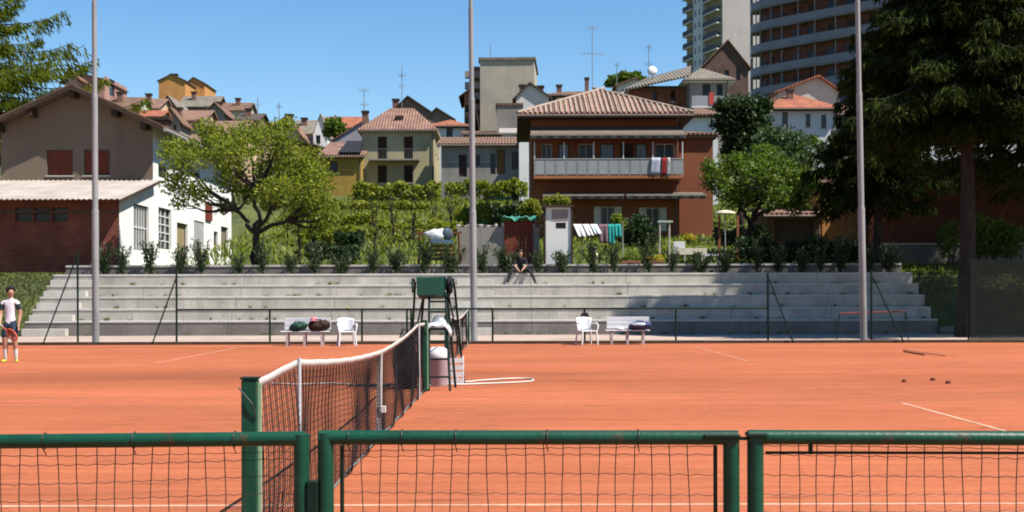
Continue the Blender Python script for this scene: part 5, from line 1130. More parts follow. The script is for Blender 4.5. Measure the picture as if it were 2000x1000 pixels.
# brown barn in the shade on the right, ochre annex, sheds
bld('barn', 'wide reddish brown barn with low gable behind the spruce trunk', 1698, 2130, 365, 482, 62, 9, ('gy', 1.35, .42), pl('barn_brown', (.12, .038, .017), var=.12), RT_DKY, over=.3)
bld('ochre_annex', 'ochre orange house wall with small window left of the brown barn', 1606, 1696, 372, 482, 64, 8, ('shed', 1.2), pl('annex_orange', (.50, .235, .075)), RT_BR, wins=[(1662, 1672, 400, 416, 'dark', GLASS)], over=.1)
bld('garage', 'low brown garage with wavy tile roof left of the ochre house', 1500, 1603, 421, 490, 63, 4, ('shed', .45), pl('garage_brown', (.17, .10, .06)), RT_PK, wins=[(1512, 1590, 428, 476, 'door', mat('garage_door', (.075, .05, .038), .8, .2, 3, stretch=(6, 1, .3)))], over=.25)
# far skyline houses on the left
bld('pink_house', 'pink house half hidden by the cedar at far left', 126, 152, 152, 230, 150, 9, ('gy', .9, .35), PINKW, RT_BR, over=.4)
bld('pink_house', 'long pink house wing with brown roof behind the left pole', 152, 204, 158, 230, 153, 9, ('shedx', 1.0), pl('pink_dark', (.40, .22, .18)), RT_BR, wins=[(160, 166, 165, 178, 'dark', GLASS)], over=.2, right=[(2, 4, 3, 5, 'dark', GLASS)])
ob = bld('orange_block', 'tall orange apartment block standing alone on the left skyline', 310, 362, 158, 240, 260, 8, ('gy', 1.3), ORANGEW, RT_DK, over=.3, right=[(4, 5, 3, 6, 'dark', GLASS)], chim=[(.55, .1, 143, 1.2)])
bld('orange_block', 'right wing of the orange block with recessed dark balconies', 364, 400, 163, 240, 268, 10, ('gy', 1.2, .4), ORANGEW, RT_DK, wins=[(367, 372, 172, 182, 'dark', GLASS), (367, 372, 186, 198, 'dark', GLASS)], over=.3, right=[(3, 5, 3, 5, 'dark', GLASS)])
sky_l = [  # px0, px1, eaves, base, depth, roof type, rise, wall, roof, label
    (205, 262, 214, 280, 140, 'gx', 1.8, CREAM, RT_BR, 'cream house with brown roof right of the pink wing'),
    (262, 306, 212, 280, 150, 'gx', 1.6, PEACH, RT_PK, 'peach house with chimney left below the orange block'),
    (308, 350, 216, 290, 170, 'gy', 1.9, BROWNG, RT_GR, 'brown gable directly below the orange block'),
    (316, 352, 236, 300, 128, 'gy', 1.2, GREYW, RT_BR, 'grey gable end below the brown gable at left'),
    (350, 420, 208, 290, 180, 'gx', 1.9, BROWNG, RT_GR, 'long house with grey tiled roof below the orange wing'),
    (345, 395, 236, 300, 132, 'gx', 1.5, PEACH, RT_PK, 'small house with pink roof above the plum tree'),
    (400, 440, 222, 290, 150, 'gy', 1.2, GREYW, RT_BR, 'grey house among roofs behind the plum tree top'),
    (425, 480, 216, 290, 175, 'gx', 1.5, CREAM, RT_BR, 'cream house with long brown roof on the left skyline'),
    (452, 482, 214, 280, 185, 'flat', .3, PEACH, RT_GR, 'flat roofed peach house on the left skyline'),
    (462, 500, 236, 300, 140, 'gx', 1.2, BROWNG, RT_DK, 'dark brown roofed house right of the plum tree top'),
    (205, 300, 236, 300, 122, 'gx', 1.4, CREAM, RT_OR, 'house with orange roof just above the workshop eaves'),
    (395, 470, 262, 310, 118, 'gx', 1.6, PEACH, RT_PK, 'pink roofed house hidden in the plum tree crown'),
    (488, 528, 256, 310, 150, 'gx', 1.4, PEACH, RT_OR, 'peach house with orange roof left of the thin chimney')]
for i, (a, b, e_, g_, d, rt, ri, wm, rm_, lab) in enumerate(sky_l):
    s = S(d); wc = []; k = a+6
    while k+7 < b: wc.append((k, k+6, e_+6, e_+16, 'dark' if i % 2 else 'shut', GLASS if i % 2 else SH_BR)); k += 17
    bld('hill_house', lab, a, b, e_, g_, d, 8, (rt, ri), wm, rm_, wins=wc, over=.35, chim=[(.3+.1*(i % 4), .3, e_-ri*s-4, .6)] if i % 3 != 2 and rt != 'flat' else [])
# dishes and aerials on the roofs
ALU = mat('aerial_metal', (.30, .31, .33), .45, metal=.5)
def aerial(px, py0, py1, d, label, arms):
    b = P(px, py1, d); tp = P(px, py0, d); t = thing('roof_aerial', label, 'aerial', b); s = S(d); r = .035*d/110
    MB().tube([b-Vector((0, 0, 1.5)), tp], r, 5).build('mast', ALU, t)
    for (py, wpx, nel) in arms:
        z = P(px, py, d).z; L = wpx/s; MB().tube([(b.x-L*.5, d, z), (b.x+L*.5, d+.5, z)], r*.7, 4).build('boom', ALU, t)
        for k in range(nel): x = b.x-L*.5+L*k/max(1, nel-1); MB().tube([(x, d-.1, z-4/s), (x, d-.1, z+4/s)], r*.45, 4).build('element', ALU, t)
aerial(1157, 50, 172, 126, 'tallest roof aerial mast right of the grey apartment block', [(55, 20, 5), (104, 46, 7)])
aerial(785, 128, 196, 168, 'tall thin aerial above the brown gable behind the yellow house', [(147, 14, 4), (168, 8, 3)])
aerial(711, 172, 222, 112, 'aerial on the left chimney of the yellow house', [(176, 16, 5), (204, 14, 4)])
aerial(1267, 88, 140, 101, 'aerial on the brick house roof left of the tower', [(92, 10, 4), (125, 14, 4)])
aerial(118, 84, 150, 150, 'thin whip aerial above the cedar branches at left', [])
aerial(503, 190, 240, 150, 'aerial on the peach house right of the plum tree', [(205, 8, 3)])
aerial(545, 200, 232, 135, 'aerial beside the thin chimney of the peach house', [(208, 10, 4)])
aerial(958, 88, 114, 176, 'aerial on the roof of the grey apartment block', [])
aerial(1205, 124, 150, 130, 'aerial left of the umbrella pine', [(126, 8, 3)])
q = P(1274, 138, 100.5); t = thing('satellite_dish', 'round white satellite dish on the brick house roof', 'dish', q-Vector((0, 0, .4)))
MB(Matrix.Translation(q) @ Matrix.Rotation(1.35, 4, 'X')).lathe((0, 0, 0), [(.02, .06), (.2, .04), (.38, -.04), (.39, -.02), (.2, .07), (.02, .09)], 18).build('dish', WHITEP, t, True)
MB().tube([q-Vector((0, -.1, 1.2)), q-Vector((0, -.1, 0))], .04, 6).build('bracket', ALU, t)
# ------------------------------------------------------------------ trees
def B4(px, py, d, rpx, dy=0): p = P(px, py, d); return (p.x, d+dy, p.z, rpx/S(d))
D = 54.0
base = P(497, 525, D); base.z = gz(0, D)
fork = P(500, 455, D)
blobs = [B4(365, 310, D, 48, -.6), B4(340, 355, D, 34, .5), B4(395, 378, D, 30, -.8), B4(420, 275, D, 48, .6), B4(470, 300, D, 52, -1.2), B4(480, 260, D, 40, .8), B4(540, 275, D, 48, -.3), B4(520, 330, D, 46, 1.2), B4(590, 320, D, 50, .4), B4(560, 375, D, 40, -1.0),
         B4(620, 355, D, 40, -.4), B4(625, 395, D, 32, .6), B4(440, 345, D, 40, 1.0), B4(400, 250, D, 24, 0), B4(555, 240, D, 24, .3), B4(330, 290, D, 22, -.2), B4(645, 420, D, 26, .2), B4(590, 410, D, 30, 1), B4(555, 420, D, 24, 1.6), B4(620, 440, D, 24, 1.2), B4(430, 400, D, 22, .9), B4(345, 395, D, 18, .3), B4(510, 390, D, 26, 1.8), B4(470, 370, D, 30, 1.5), B4(570, 395, D, 30, -.6), B4(610, 380, D, 30, -1.0), B4(530, 380, D, 26, -1.2)]
broadleaf('plum_tree', 'spreading plum tree with forked dark trunk in front of the white workshop', base, fork, blobs, 14500, .16, LF_PLUM, .17, 11, nodes=[P(462, 410, 54), P(532, 405, 54), P(562, 430, 54.3), P(500, 375, 53.6)])
D = 60.0
base = P(1462, 475, D); base.z = gz(0, D)
blobs = [B4(1400, 350, D, 32, 0), B4(1440, 320, D, 34, .5), B4(1480, 345, D, 42, -.8), B4(1530, 335, D, 38, .4), B4(1570, 360, D, 36, 0), B4(1430, 380, D, 34, -.5), B4(1500, 300, D, 30, .6), B4(1510, 385, D, 34, -.8), B4(1558, 395, D, 28, .4), B4(1470, 385, D, 26, .8), B4(1385, 325, D, 18, 0)]
broadleaf('fruit_tree', 'bright green fruit tree with dark trunk right of the terracotta house', base, P(1465, 432, D), blobs, 11000, .17, LF_MID, .18, 12, nodes=[P(1440, 395, 60), P(1490, 385, 60), P(1520, 400, 60.3)])
D = 66.0
blobs = [B4(1505, 275, D, 36), B4(1545, 285, D, 40), B4(1480, 300, D, 26), B4(1565, 320, D, 34), B4(1525, 320, D, 36, -.6)]
broadleaf('olive_tree', 'grey green leafy tree behind the bright fruit tree', P(1530, 450, D), P(1530, 380, D), blobs, 6500, .2, LF_BLUE, .16, 13)
D = 76.0
blobs = [B4(1450, 215, D, 38), B4(1420, 240, D, 30), B4(1480, 240, D, 32), B4(1445, 270, D, 36), B4(1475, 285, D, 30), B4(1410, 205, D, 18), B4(1490, 205, D, 20), B4(1430, 300, D, 24)]
broadleaf('dark_tree', 'dark rounded evergreen tree in front of the white villa', P(1450, 430, D), P(1450, 330, D), blobs, 9000, .24, LF_DARK, .2, 14)
D = 72.0
blobs = [B4(1625, 300, D, 30), B4(1650, 330, D, 30), B4(1610, 350, D, 28), B4(1640, 270, D, 20)]
broadleaf('dark_tree', 'dull green tree between the fruit tree and the right pole', P(1630, 455, D), P(1630, 380, D), blobs, 4200, .22, LF_SHRUB, .15, 15)
D = 100.0
blobs = [B4(1585, 275, D, 14), B4(1570, 285, D, 12), B4(1600, 285, D, 12)]
broadleaf('small_tree', 'small bright tree against the white villa wall', P(1584, 330, D), P(1584, 300, D), blobs, 1200, .25, LF_MID, .1, 16)
D = 140.0
blobs = [B4(px, py, D, r) for px, py, r in ((1200, 158, 14), (1220, 152, 16), (1240, 154, 15), (1256, 160, 12), (1190, 163, 9), (1228, 163, 14))]
broadleaf('umbrella_pine', 'flat topped umbrella pine on the skyline behind the terracotta roof', P(1225, 205, D), P(1225, 172, D), blobs, 3500, .4, LF_MID, .25, 17)
D = 130.0
blobs = [B4(653, 245, D, 20), B4(645, 256, D, 14), B4(662, 258, D, 14)]
broadleaf('small_tree', 'round dark green tree among the roofs left of the yellow house', P(653, 300, D), P(653, 270, D), blobs, 2200, .35, LF_MID, .15, 18)
D = 88.0
blobs = [B4(1745, 265, D, 22), B4(1720, 270, D, 18), B4(1690, 268, D, 16), B4(1768, 272, D, 14)]
broadleaf('yellow_tree', 'yellow flowering tree beside the right pole', P(1730, 360, D), P(1730, 300, D), blobs, 1800, .22, LF_FLOW, .1, 19)

spruce('spruce', 'huge dark spruce with bare lower trunk at the right edge', (P(1882, 590, 44).x, 44, 0), 19.5, 7.4, 4.9, 32, 10, 115, LF_SPR, .30, 21, .50, .34)
spruce('spruce', 'second dark spruce with hanging boughs just right of the right pole', (P(1712, 520, 54).x, 54.0, gz(0, 54)), 10.2, 3.4, 3.5, 17, 8, 110, LF_SPR, .22, 22, .50, .34)
spruce('spruce', 'dark spruce mostly outside the right edge of the view', (P(2130, 560, 46).x, 46.0, 0), 23, 6.5, 6.4, 26, 9, 70, LF_SPR, .34, 23, .42, .4)
for k_, (x_, y_, lab_) in enumerate(((25.5, 53.5, 'tall unseen spruce added outside the right edge to shade the barn'), (29.0, 59.0, 'farther unseen spruce added outside the right edge to shade the barn'))): spruce('spruce', lab_, (x_, y_, gz(x_, y_)), 25, 5.0, 6.2, 20, 8, 45, LF_SPR, .3, 30+k_, .45, .5)  # out-of-view trees added to cast shade on the barn
spruce('cedar', 'sunlit cedar reaching over the workshop roof at the left edge', (P(-110, 400, 70).x, 70.0, gz(-30, 70)), 19.5, 7.0, 11.0, 15, 9, 80, LF_CED, .4, 24, .13, .4)

# ------------------------------------------------------------------ gardens behind the terrace
def sapl(px, pyb, pyt, d, wpx, m, label, n=600, seed=1, size=.17, name='young_tree'):
    b = P(px, pyb, d); b.z = min(b.z, gz(0, d)+.2); r = random.Random(seed); h = P(px, pyt, d).z-b.z
    blobs = []
    for k in range(13): f = r.uniform(.06, .98); w_ = wpx/S(d)*(1.25-.7*f); blobs.append((b.x+r.uniform(-1, 1)*w_*.75, d+r.uniform(-.6, .6), b.z+h*f, w_*r.uniform(.16, .36)))
    broadleaf(name, label, b, (b.x, d, b.z+h*.3), blobs, n, size, m, .06, seed, 'tree')
GY = [(585, 500, 365, 58, 22, LF_PLUM, 'young tree with thin dark trunk right of the plum tree'), (612, 505, 395, 57, 20, LF_MID, 'leafy sapling close to the plum tree trunks'), (640, 480, 350, 66, 26, LF_YEL, 'yellow green sapling below the ochre annex'),
      (690, 470, 372, 72, 24, LF_YEL, 'pale sapling below the ochre annex corner'), (732, 490, 372, 63, 22, LF_YEL, 'dark stemmed sapling in the garden left of the vines'), (768, 480, 360, 66, 26, LF_YEL, 'bright yellow green sapling below the yellow house balcony'),
      (808, 470, 372, 68, 20, LF_YEL, 'slender sapling below the right corner of the yellow house'), (848, 460, 355, 74, 24, LF_YEL, 'yellow leaved sapling left of the middle pole'), (880, 455, 348, 78, 24, LF_PLUM, 'greyish sapling left of the middle pole by the grey house'), (905, 450, 360, 75, 22, LF_YEL, 'yellow sapling touching the middle pole'), (955, 440, 362, 74, 28, LF_YEL, 'bushy yellow sapling right of the middle pole'), (1000, 440, 352, 78, 24, LF_MID, 'green sapling left of the terracotta house corner'), (560, 470, 400, 70, 26, LF_YEL, 'low yellow green sapling under the plum tree')]
for i, (px, yb_, yt_, d, w_, m, lab) in enumerate(GY): sapl(px, yb_, yt_, d, w_*(.75+.1*(i % 5)), m, lab, 520, 200+i, .15)
def hedge(name, label, px0, px1, pyt, pyb, d, m, n, size=.2, seed=1, thick=.7, cat='hedge'):
    rng_ = np.random.default_rng(seed); a, b = P(px0, pyb, d), P(px1, pyb, d); zt, zb_ = P(px0, pyt, d).z, P(px0, pyb, d).z
    t = thing(name, label, cat, ((a.x+b.x)/2, d, zb_)); x = rng_.uniform(a.x, b.x, n); y = d+rng_.uniform(-thick, thick, n); f = rng_.uniform(0, 1, n)**.7
    z = zb_+(zt-zb_)*f*(1+.14*np.sin(x*2.3+seed)+.08*np.sin(x*5.9)); ax = rng_.normal(size=(n, 3))+np.array([0, 0, .5])
    quads_obj('foliage', diamonds(np.stack([x, y, z], 1), ax, size, .55, rng_), n, m, t)
    mb = MB()
    for k in range(max(3, int((b.x-a.x)/.8))): xx = a.x+(b.x-a.x)*(k+.5)/max(3, int((b.x-a.x)/.8)); mb.tube([(xx, d, zb_-.4), (xx+.05, d, zb_+(zt-zb_)*.7)], [.03, .015], 5)
    tag(mb.build('stems', BARK, t), kind='stuff')
hedge('vine_row', 'bright green vine row below the yellow house', 660, 840, 396, 412, 88, LF_YEL, 2200, .24, 31)
hedge('vine_row', 'yellow green hedge on the garden terrace below the yellow house', 655, 735, 420, 440, 70, LF_YEL, 1600, .2, 32)
hedge('hedge', 'low green hedge in the left garden behind the plum tree', 590, 700, 445, 470, 66, LF_PLUM, 1500, .2, 33)
hedge('hedge', 'dark green hedge along the garden foot behind the young shrubs', 600, 700, 478, 508, 57, LF_SHRUB, 1600, .19, 34)
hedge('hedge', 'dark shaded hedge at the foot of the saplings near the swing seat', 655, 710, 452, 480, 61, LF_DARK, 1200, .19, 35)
hedge('vine_row', 'sunlit vine leaves between the middle pole and the terracotta house', 890, 1035, 402, 432, 72, LF_YEL, 2200, .2, 36)
hedge('vine_row', 'green vine leaves left of the middle pole', 735, 905, 432, 452, 71, LF_YEL, 1500, .2, 37)
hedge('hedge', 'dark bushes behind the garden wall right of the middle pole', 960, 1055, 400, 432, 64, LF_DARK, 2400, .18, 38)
hedge('hedge', 'green bushes below the long grey house', 870, 1030, 355, 385, 88, LF_PLUM, 2200, .26, 39)
hedge('hedge', 'undergrowth beneath the yellow house front wall', 690, 860, 360, 392, 98, LF_YEL, 3000, .3, 40)
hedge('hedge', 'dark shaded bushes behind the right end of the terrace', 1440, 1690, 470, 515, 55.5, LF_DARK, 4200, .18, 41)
hedge('hedge', 'sunlit clipped hedge right of the spruce trunk before the barn', 1895, 1990, 432, 505, 57, LF_MID, 2600, .16, 42)
hedge('hedge', 'small leafy bush left of the spruce trunk before the barn', 1838, 1866, 432, 505, 57, LF_MID, 700, .16, 43)
hedge('hedge', 'undergrowth between the terracotta wing and garage', 1395, 1500, 445, 480, 62, LF_SHRUB, 1800, .17, 44)
grass('garden_grass', -15, 18, 53, 100, 24000, .28, leaf_mat('garden_grass_blade', (.10, .15, .015), (.28, .32, .045)), 'sunlit green grass and weeds on the garden slope behind the terrace')
# rounded dark bush
D = 58; bb = P(1249, 480, D)
bush('round_bush', 'large rounded dark green bush in front of the terracotta house', bb, [B4(1249, 450, D, 30), B4(1235, 465, D, 24), B4(1265, 465, D, 24), B4(1249, 432, D, 18)], 5200, .13, LF_DARK, 51)
bush('flower_bush', 'pale green bush on top of the white outbuilding', P(1085, 402, 55.2), [B4(1072, 393, 55, 12), B4(1090, 390, 55, 13), B4(1104, 393, 55, 11)], 1300, .12, LF_YEL, 52)
bush('flower_bush', 'pale flowering bush left of the white outbuilding', P(1040, 432, 58), [B4(1038, 400, 58, 16), B4(1025, 408, 58, 12), B4(1048, 412, 58, 12)], 1500, .13, LF_YEL, 53)
bush('leafy_bush', 'small leafy bush between the laundry and the round bush', P(1208, 470, 60), [B4(1205, 428, 60, 13), B4(1215, 440, 60, 11)], 900, .13, LF_PLUM, 54)
bush('flower_bush', 'yellow flowers on the garden table before the terracotta house', P(1345, 470, 57.2), [B4(1345, 462, 57.2, 8), B4(1356, 466, 57.2, 6), B4(1338, 466, 57.2, 5)], 420, .09, LF_FLOW, 55, 'flowers')

# garden wall, red doors, tarp, outbuilding
D = 55.4
t = thing('garden_wall', 'grey garden wall with rubble on top right of the middle pole', 'wall', (P(950, 512, D).x, D, 2.4))
for k in range(7):
    a = P(893+k*23, 470, D).x; b = P(893+(k+1)*23-.4, 470, D).x
    if k in (4, 5): continue
    MB().box(a, b, D, D+.2, 2.3, P(950, 444, D).z).build('wall_panel', pl('wall_grey', (.30, .27, .24)), t)
r = random.Random(9)
for k in range(34):
    px = 895+k*4.9
    if 985 < px < 1042: continue
    p = P(px, 440, D+.05); z = P(950, 444, D).z; w_ = r.uniform(.05, .1); h_ = r.uniform(.08, .2)
    bevel(MB(Matrix.Translation((p.x, D+.1, z+.003)) @ Matrix.Rotation(r.uniform(-.3, .3), 4, 'Z')).box(-w_, w_, -.08, .08, 0, h_).build('coping_stone', [CONC2, CONCD, BRICKD][k % 3], t), .02, 1)
t = thing('wooden_door', 'weathered red double door in the garden wall', 'door', (P(1012, 500, D).x, D-.02, 2.4))
RD = mat('red_board', (.17, .028, .018), .8, .4, 3, stretch=(8, 8, .5))
for k in range(8): a = P(985+k*7, 470, D).x; b = P(985+k*7+6.6, 470, D).x; MB().box(a, b, D-.06, D-.02, 2.35, P(1000, 432+(k % 3), D).z).build('board', RD, t)
tp_ = MB(); a, b = P(980, 425, D), P(1050, 425, D)
for j in range(7):
    for i in range(15): tp_.v((a.x+(b.x-a.x)*i/14, D-.3+j*.2, P(1000, 430, D).z+.16+.10*math.sin(i*.9)*math.sin(j*.8+1)+.05*math.sin(i*2.1)-.1*abs(j-3)/3))
for j in range(6):
    for i in range(14): k = j*15+i; tp_.Fc.append([k, k+1, k+16, k+15])
o = tp_.build('tarp', mat('green_tarp', (.05, .22, .15), .5, .2, 3), None, True); o.modifiers.new('t', 'SOLIDIFY').thickness = .02; tag(o, 'crumpled green tarp covering the top of the red door shed', 'tarp')
t = thing('outbuilding', 'narrow white outbuilding with dark frame and small dark window', 'outbuilding', (P(1091, 510, 54.6).x, 54.6, 2.4)); D = 54.6
x0, x1 = P(1066, 450, D).x, P(1115, 450, D).x; zt = P(1090, 405, D).z
wm = MB(); hz_ = (P(1084, 0, D).x-x0, P(1104, 0, D).x-x0, P(0, 446, D).z-2.3-2.8*0, P(0, 434, D).z-2.3)
hz_ = (hz_[0], hz_[1], H+(580-447)*D/F-2.3, H+(580-435)*D/F-2.3)
wallface(wm, (x0, D, 2.3), (1, 0, 0), (0, -1, 0), x1-x0, zt-2.3, [hz_], .1); wm.poly([(x1, D, 2.3), (x1, D+1.2, 2.3), (x1, D+1.2, zt), (x1, D, zt)]); wm.poly([(x0, D, 2.3), (x0, D, zt), (x0, D+1.2, zt), (x0, D+1.2, 2.3)]); wm.build('wall', WHITEW, t)
window(t, (x0, D, 2.3), (1, 0, 0), (0, -1, 0), hz_, 'dark', GLASS, .1)
for xx in (x0-.08, x1+.01): MB().box(xx, xx+.07, D-.06, D+1.2, 2.3, zt+.0).build('frame_post', DARKW, t)
MB().box(x0-.14, x1+.14, D-.16, D+1.3, zt+.003, zt+.10).build('roof', DARKW, t)
MB().box(x0+.25, x1-.12, D-.02, D-.004, P(0, 428, D).z*0+H+(580-430)*D/F, H+(580-410)*D/F).build('upper_panel', pl('panel_mauve', (.34, .28, .27)), t)
# garden swing seat
D = 55.0; t = thing('swing_seat', 'brown wooden garden swing seat with white cushion left of the middle pole', 'seat', (P(862, 510, D).x, D, 2.4))
WD = mat('orange_wood', (.16, .06, .025), .7, .3, 4)
for px in (816, 900): MB().tube([(P(px, 500, D).x, D, 2.3), (P(px+4*(1 if px < 850 else -1), 458, D).x, D, P(0, 456, D).z*0+H+(580-456)*D/F)], .05, 8).build('post', WD, t, True)
zr = H+(580-456)*D/F; MB().box(P(812, 456, D).x, P(902, 456, D).x, D-.04, D+.04, zr+.002, zr+.09).build('top_beam', WD, t)
xa, xb = P(840, 470, D).x, P(886, 470, D).x; zs_ = H+(580-470)*D/F
for k in range(4): MB().box(xa, xb, D-.1-.0, D-.06, zs_-.30-.18*k, zs_-.16-.18*k).build('slat', WD, t)
MB().box(xa, xb, D-.35, D-.045, zs_-.12, zs_+.02).build('seat_board', mat('blue_seat', (.10, .17, .24), .6), t)
MB().blob(((xa+xb)/2-.22, D-.12, zs_+.25), (.42, .10, .20), 3, 18, 10, .28).build('cushion', WHITEP, t, True)
MB().blob(((xa+xb)/2+.25, D-.16, zs_+.27), (.24, .08, .24), 5, 18, 10, .12).build('dark_cushion', mat('slate_cloth', (.08, .11, .14), .8), t, True)
# laundry line
D = 56.0; t = thing('clothes_line', 'thin clothes line strung beside the white outbuilding', 'clothes line', (P(1165, 500, D).x, D, 2.5))
zl = H+(580-437)*D/F; xa, xb = P(1117, 437, D).x, P(1216, 437, D).x
for x in (xa, xb): MB().tube([(x, D, 2.4), (x, D, zl+.05)], .025, 6).build('post', GALV, t)
MB().tube([(xa+(xb-xa)*k/10, D, zl-.04*math.sin(math.pi*k/10)) for k in range(11)], .006, 5).build('line', WIRE, t)
for px0, px1, y1, c, lab in ((1119, 1135, 462, (.8, .8, .8), 'leftmost white cloth on the clothes line'), (1137, 1150, 460, (.8, .8, .8), 'second white cloth on the clothes line'), (1152, 1166, 457, (.62, .70, .74), 'pale blue white cloth on the clothes line'), (1168, 1186, 474, (.22, .13, .16), 'mauve garment on the clothes line'), (1187, 1199, 478, (.02, .34, .30), 'left teal garment on the clothes line'), (1200, 1212, 462, (.03, .40, .38), 'right teal garment on the clothes line')):
    a, b = P(px0, 440, D).x, P(px1, 440, D).x; z1 = H+(580-y1)*D/F; mb = MB(); R_ = []
    for j in range(8): R_.append([mb.v((a+(b-a)*i/8+.22*(j/7)*(1 if c[0] > .5 else .2), D-.012-.05*math.sin(i*1.3+px0)*(j/7)-.25*(j/7)*(c[0] > .5), zl-.03+(z1-zl)*j/7)) for i in range(9)])
    for A_, B2 in zip(R_, R_[1:]):
        for i in range(8): mb.Fc.append([A_[i], A_[i+1], B2[i+1], B2[i]])
    o = mb.build('laundry_cloth', mat('laundry_%d' % px0, c, .9, .08, 5), None, True); o.modifiers.new('t', 'SOLIDIFY').thickness = .01; tag(o, lab, 'laundry')
# garden furniture and pots
def gtable(px, py, d, w_, h_, label, m):
    c = P(px, py, d); g = gz(0, d); t = thing('garden_table', label, 'table', (c.x, d, g)); z = g+h_
    bevel(MB().box(c.x-w_/2, c.x+w_/2, d-.4, d+.4, z-.04, z).build('table_top', m, t), .01, 1)
    for sx in (-1, 1):
        for sy in (-1, 1): MB().tube([(c.x+sx*(w_/2-.08), d+sy*.32, g-.2), (c.x+sx*(w_/2-.08), d+sy*.32, z-.041)], .025, 6).build('leg', m, t)
    MB().prism([(c.x-w_/2-.03, d-.43, z-.28), (c.x+w_/2+.03, d-.43, z-.28), (c.x+w_/2+.03, d-.41, z+.004), (c.x-w_/2-.03, d-.41, z+.004)], (0, -.012, 0)).build('cloth_drop', m, t)
CRM = mat('cream_cloth', (.62, .56, .44), .85)
gtable(1348, 470, 57.2, 1.3, .75, 'cream covered garden table with flowers in front of the terracotta house', CRM)
t = thing('garden_chair', 'white garden armchair at the cream covered table', 'chair', (P(1328, 480, 57.8).x, 57.8, gz(0, 57.8)))
c = t.location; M = Matrix.Translation(c)
for sx in (-1, 1):
    for sy in (-1, 1): MB(M).tube([(sx*.24, sy*.24, -.1), (sx*.22, sy*.2, .42)], .028, 8).build('leg', WHITEP, t)
bevel(MB(M).box(-.26, .26, -.25, .25, .42, .46).build('seat', WHITEP, t), .01, 1)
bevel(MB(M).box(-.26, .26, .22, .27, .47, 1.0).build('backrest', WHITEP, t), .01, 1)
t = thing('parasol_table', 'white topped stand beside the terracotta wing wall', 'stand', (P(1420, 480, 58).x, 58, gz(0, 58)))
zz_ = H+(580-416)*58/F; MB().lathe((P(1416, 400, 58).x, 58, zz_), [(.48, -.06), (.46, 0), (.28, .07), (.02, .11)], 18).build('canopy', CRM, t, True)
MB().tube([(P(1416, 400, 58).x, 58, 2.4), (P(1416, 400, 58).x, 58, zz_-.07)], .03, 8).build('pole', GALV, t)
for px in (1404, 1440): MB().box(P(px, 0, 58.3).x-.05, P(px, 0, 58.3).x+.05, 58.3, 58.4, 2.4, zz_-.12).build('post', pl('post_orange', (.30, .11, .05)), t)
t = thing('green_stand', 'pale green metal stand right of the round bush', 'stand', (P(1295, 490, 57).x, 57, gz(0, 57)))
zz_ = H+(580-432)*57/F; MB().box(P(1283, 0, 57).x, P(1312, 0, 57).x, 56.8, 57.2, zz_-.08, zz_).build('top', mat('mint_paint', (.40, .52, .42), .6), t)
for px in (1287, 1306):
    for dy in (-.15, .15): MB().tube([(P(px, 0, 57).x, 57+dy, 2.4), (P(px, 0, 57).x, 57+dy, zz_-.081)], .022, 6).build('leg', CRM, t)
t = thing('birdbath', 'small white stone table with curved legs behind the shrubs', 'table', (P(1390, 510, 54.2).x, 54.2, gz(0, 54.2)))
g = gz(0, 54.2); x = P(1392, 0, 54.2).x; MB().box(x-.4, x+.4, 54.0, 54.4, g+.62, g+.70).build('top', WHITEP, t); MB().lathe((x-.2, 54.2, g-.1), [(.16, 0), (.10, .15), (.06, .4), (.14, .71)], 12).build('leg', WHITEP, t, True); MB().lathe((x+.22, 54.2, g-.1), [(.16, 0), (.10, .15), (.06, .4), (.14, .71)], 12).build('leg', WHITEP, t, True)
t = thing('garden_figure', 'pale garden figure on the ground below the laundry', 'figure', (P(1162, 515, 53.4).x, 53.4, gz(0, 53.4)))
c = t.location; MB().lathe((c.x, c.y, c.z-.05), [(.16, 0), (.16, .1), (.09, .16), (.08, .45), (.13, .62), (.12, .85), (.05, .93), (.08, 1.02), (.07, 1.12), (.01, 1.17)], 14).build('figure_body', mat('pale_stone', (.55, .50, .32), .8), t, True)
for k, (px, c_, lab) in enumerate(((1232, (.45, .16, .08), 'terracotta planter box left below the round bush'), (1278, (.36, .13, .07), 'terracotta planter box right below the round bush'))):
    p = P(px, 512, 53.2); t = thing('planter', lab, 'planter', (p.x, 53.2, gz(0, 53.2))); g = gz(0, 53.2); m = mat('pot_%d' % k, c_, .8)
    bevel(MB().prism([(p.x-.36, 53.05, g-.1), (p.x+.36, 53.05, g-.1), (p.x+.36, 53.4, g-.1), (p.x-.36, 53.4, g-.1)], (0, 0, .52)).build('pot_body', m, t), .02, 1)
    MB().box(p.x-.40, p.x+.40, 53.0, 53.45, g+.423, g+.50).build('pot_rim', m, t)
    rg = np.random.default_rng(60+k); quads_obj('plants', blob_leaves([(p.x-.18, 53.2, g+.6, .2), (p.x+.18, 53.2, g+.6, .2)], 220, .11, rg), 220, LF_FLOW if k else LF_MID, t)
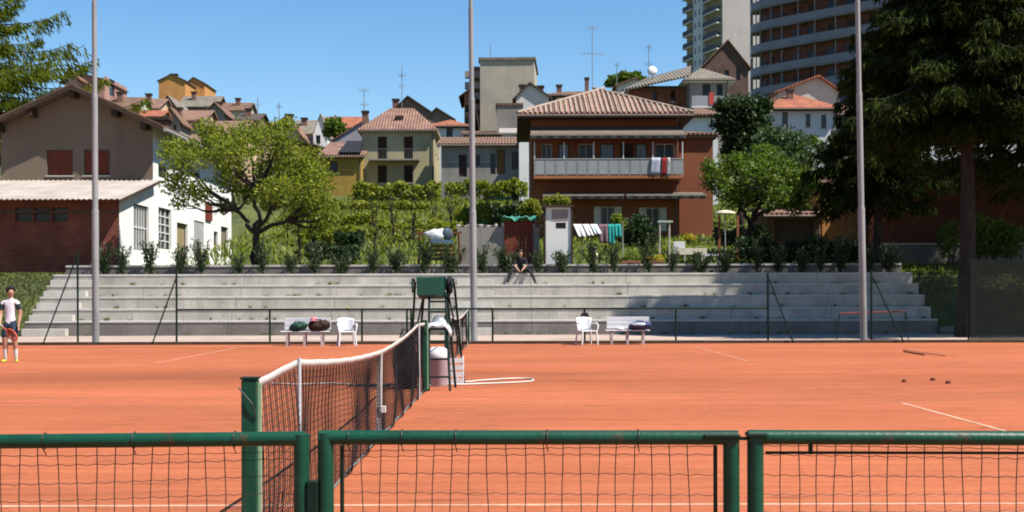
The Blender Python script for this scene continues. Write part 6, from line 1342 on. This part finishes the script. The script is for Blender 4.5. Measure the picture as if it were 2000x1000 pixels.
# low retaining wall and kerb in the shade on the right
t = thing('retaining_wall', 'low grey retaining wall in front of the brown barn', 'wall', (P(1840, 500, 58.5).x, 58.5, 2.5))
for k in range(10): a, b = P(1705+k*34, 0, 58.5).x, P(1705+(k+1)*34-.3, 0, 58.5).x; MB().box(a, b, 58.5, 58.8, 2.4, H+(580-480)*58.5/F).build('wall_block', CONCD, t); MB().box(a, b, 58.46, 58.84, H+(580-480)*58.5/F+.002, H+(580-480)*58.5/F+.07).build('wall_cap', CONC2, t)
t = thing('kerb_wall', 'low concrete kerb right of the terrace foot', 'kerb', (P(1860, 640, 47.8).x, 47.8, 0))
for k in range(6): a, b = 15.83+k*1.5, 15.83+(k+1)*1.5-.01; MB().box(a, b, 47.75, 48.05, -.1, .28).build('kerb_stone', CONCD, t)
t = thing('rock', 'rocks and rubble on the bank right of the terrace', 'rocks', (17, 50, 1)); r = random.Random(77)
for k in range(16): x, y = r.uniform(15.95, 18.2), r.uniform(48.3, 52); w_ = r.uniform(.12, .3); MB().blob((x, y, gz(0, y)+w_*.2), (w_, w_*.8, w_*.6), k, 9, 6, .2).build('stone', CONCD if k % 2 else mat('tan_rock', (.30, .23, .15), .9, .3, 4), t)

# clods and drag marks on the clay
for k, (px, py, w_, lab) in enumerate(((1766, 749, .04, 'left small dark clay clod on the right part of the court'), (1822, 746, .045, 'darkest small clay clod on the right part of the court'), (1852, 752, .04, 'right small pale clay clod on the right part of the court'))):
    d = 3557/(py-580); c = P(px, py, d); o = MB().blob((c.x, d, .02), (w_, w_*.8, .03), 90+k, 12, 7, .22).build('clay_clod', mat('damp_clay', (.12, .035, .018), .95, .3, 8), None, True); tag(o, lab, 'clod', 'clay clods on the court')
a, b = P(1764, 690, 3557/110), P(1806, 697, 3557/117); t = thing('drag_bar', 'low dark wooden drag bar lying on the clay before the right fence', 'drag bar', (a.x, a.y, 0))
MB().prism([(a.x, a.y, .008), (b.x, b.y, .008), (b.x+.03, b.y+.08, .008), (a.x+.03, a.y+.08, .008)], (0, 0, .03)).build('bar', mat('drag_wood', (.14, .04, .012), .8, .3, 5), t)
MB().tube([(a.x, a.y, .06), ((a.x+b.x)/2+.3, b.y-.5, .02), (b.x, b.y, .06)], .008, 5).build('rope', mat('rope', (.30, .16, .09), .9), t)
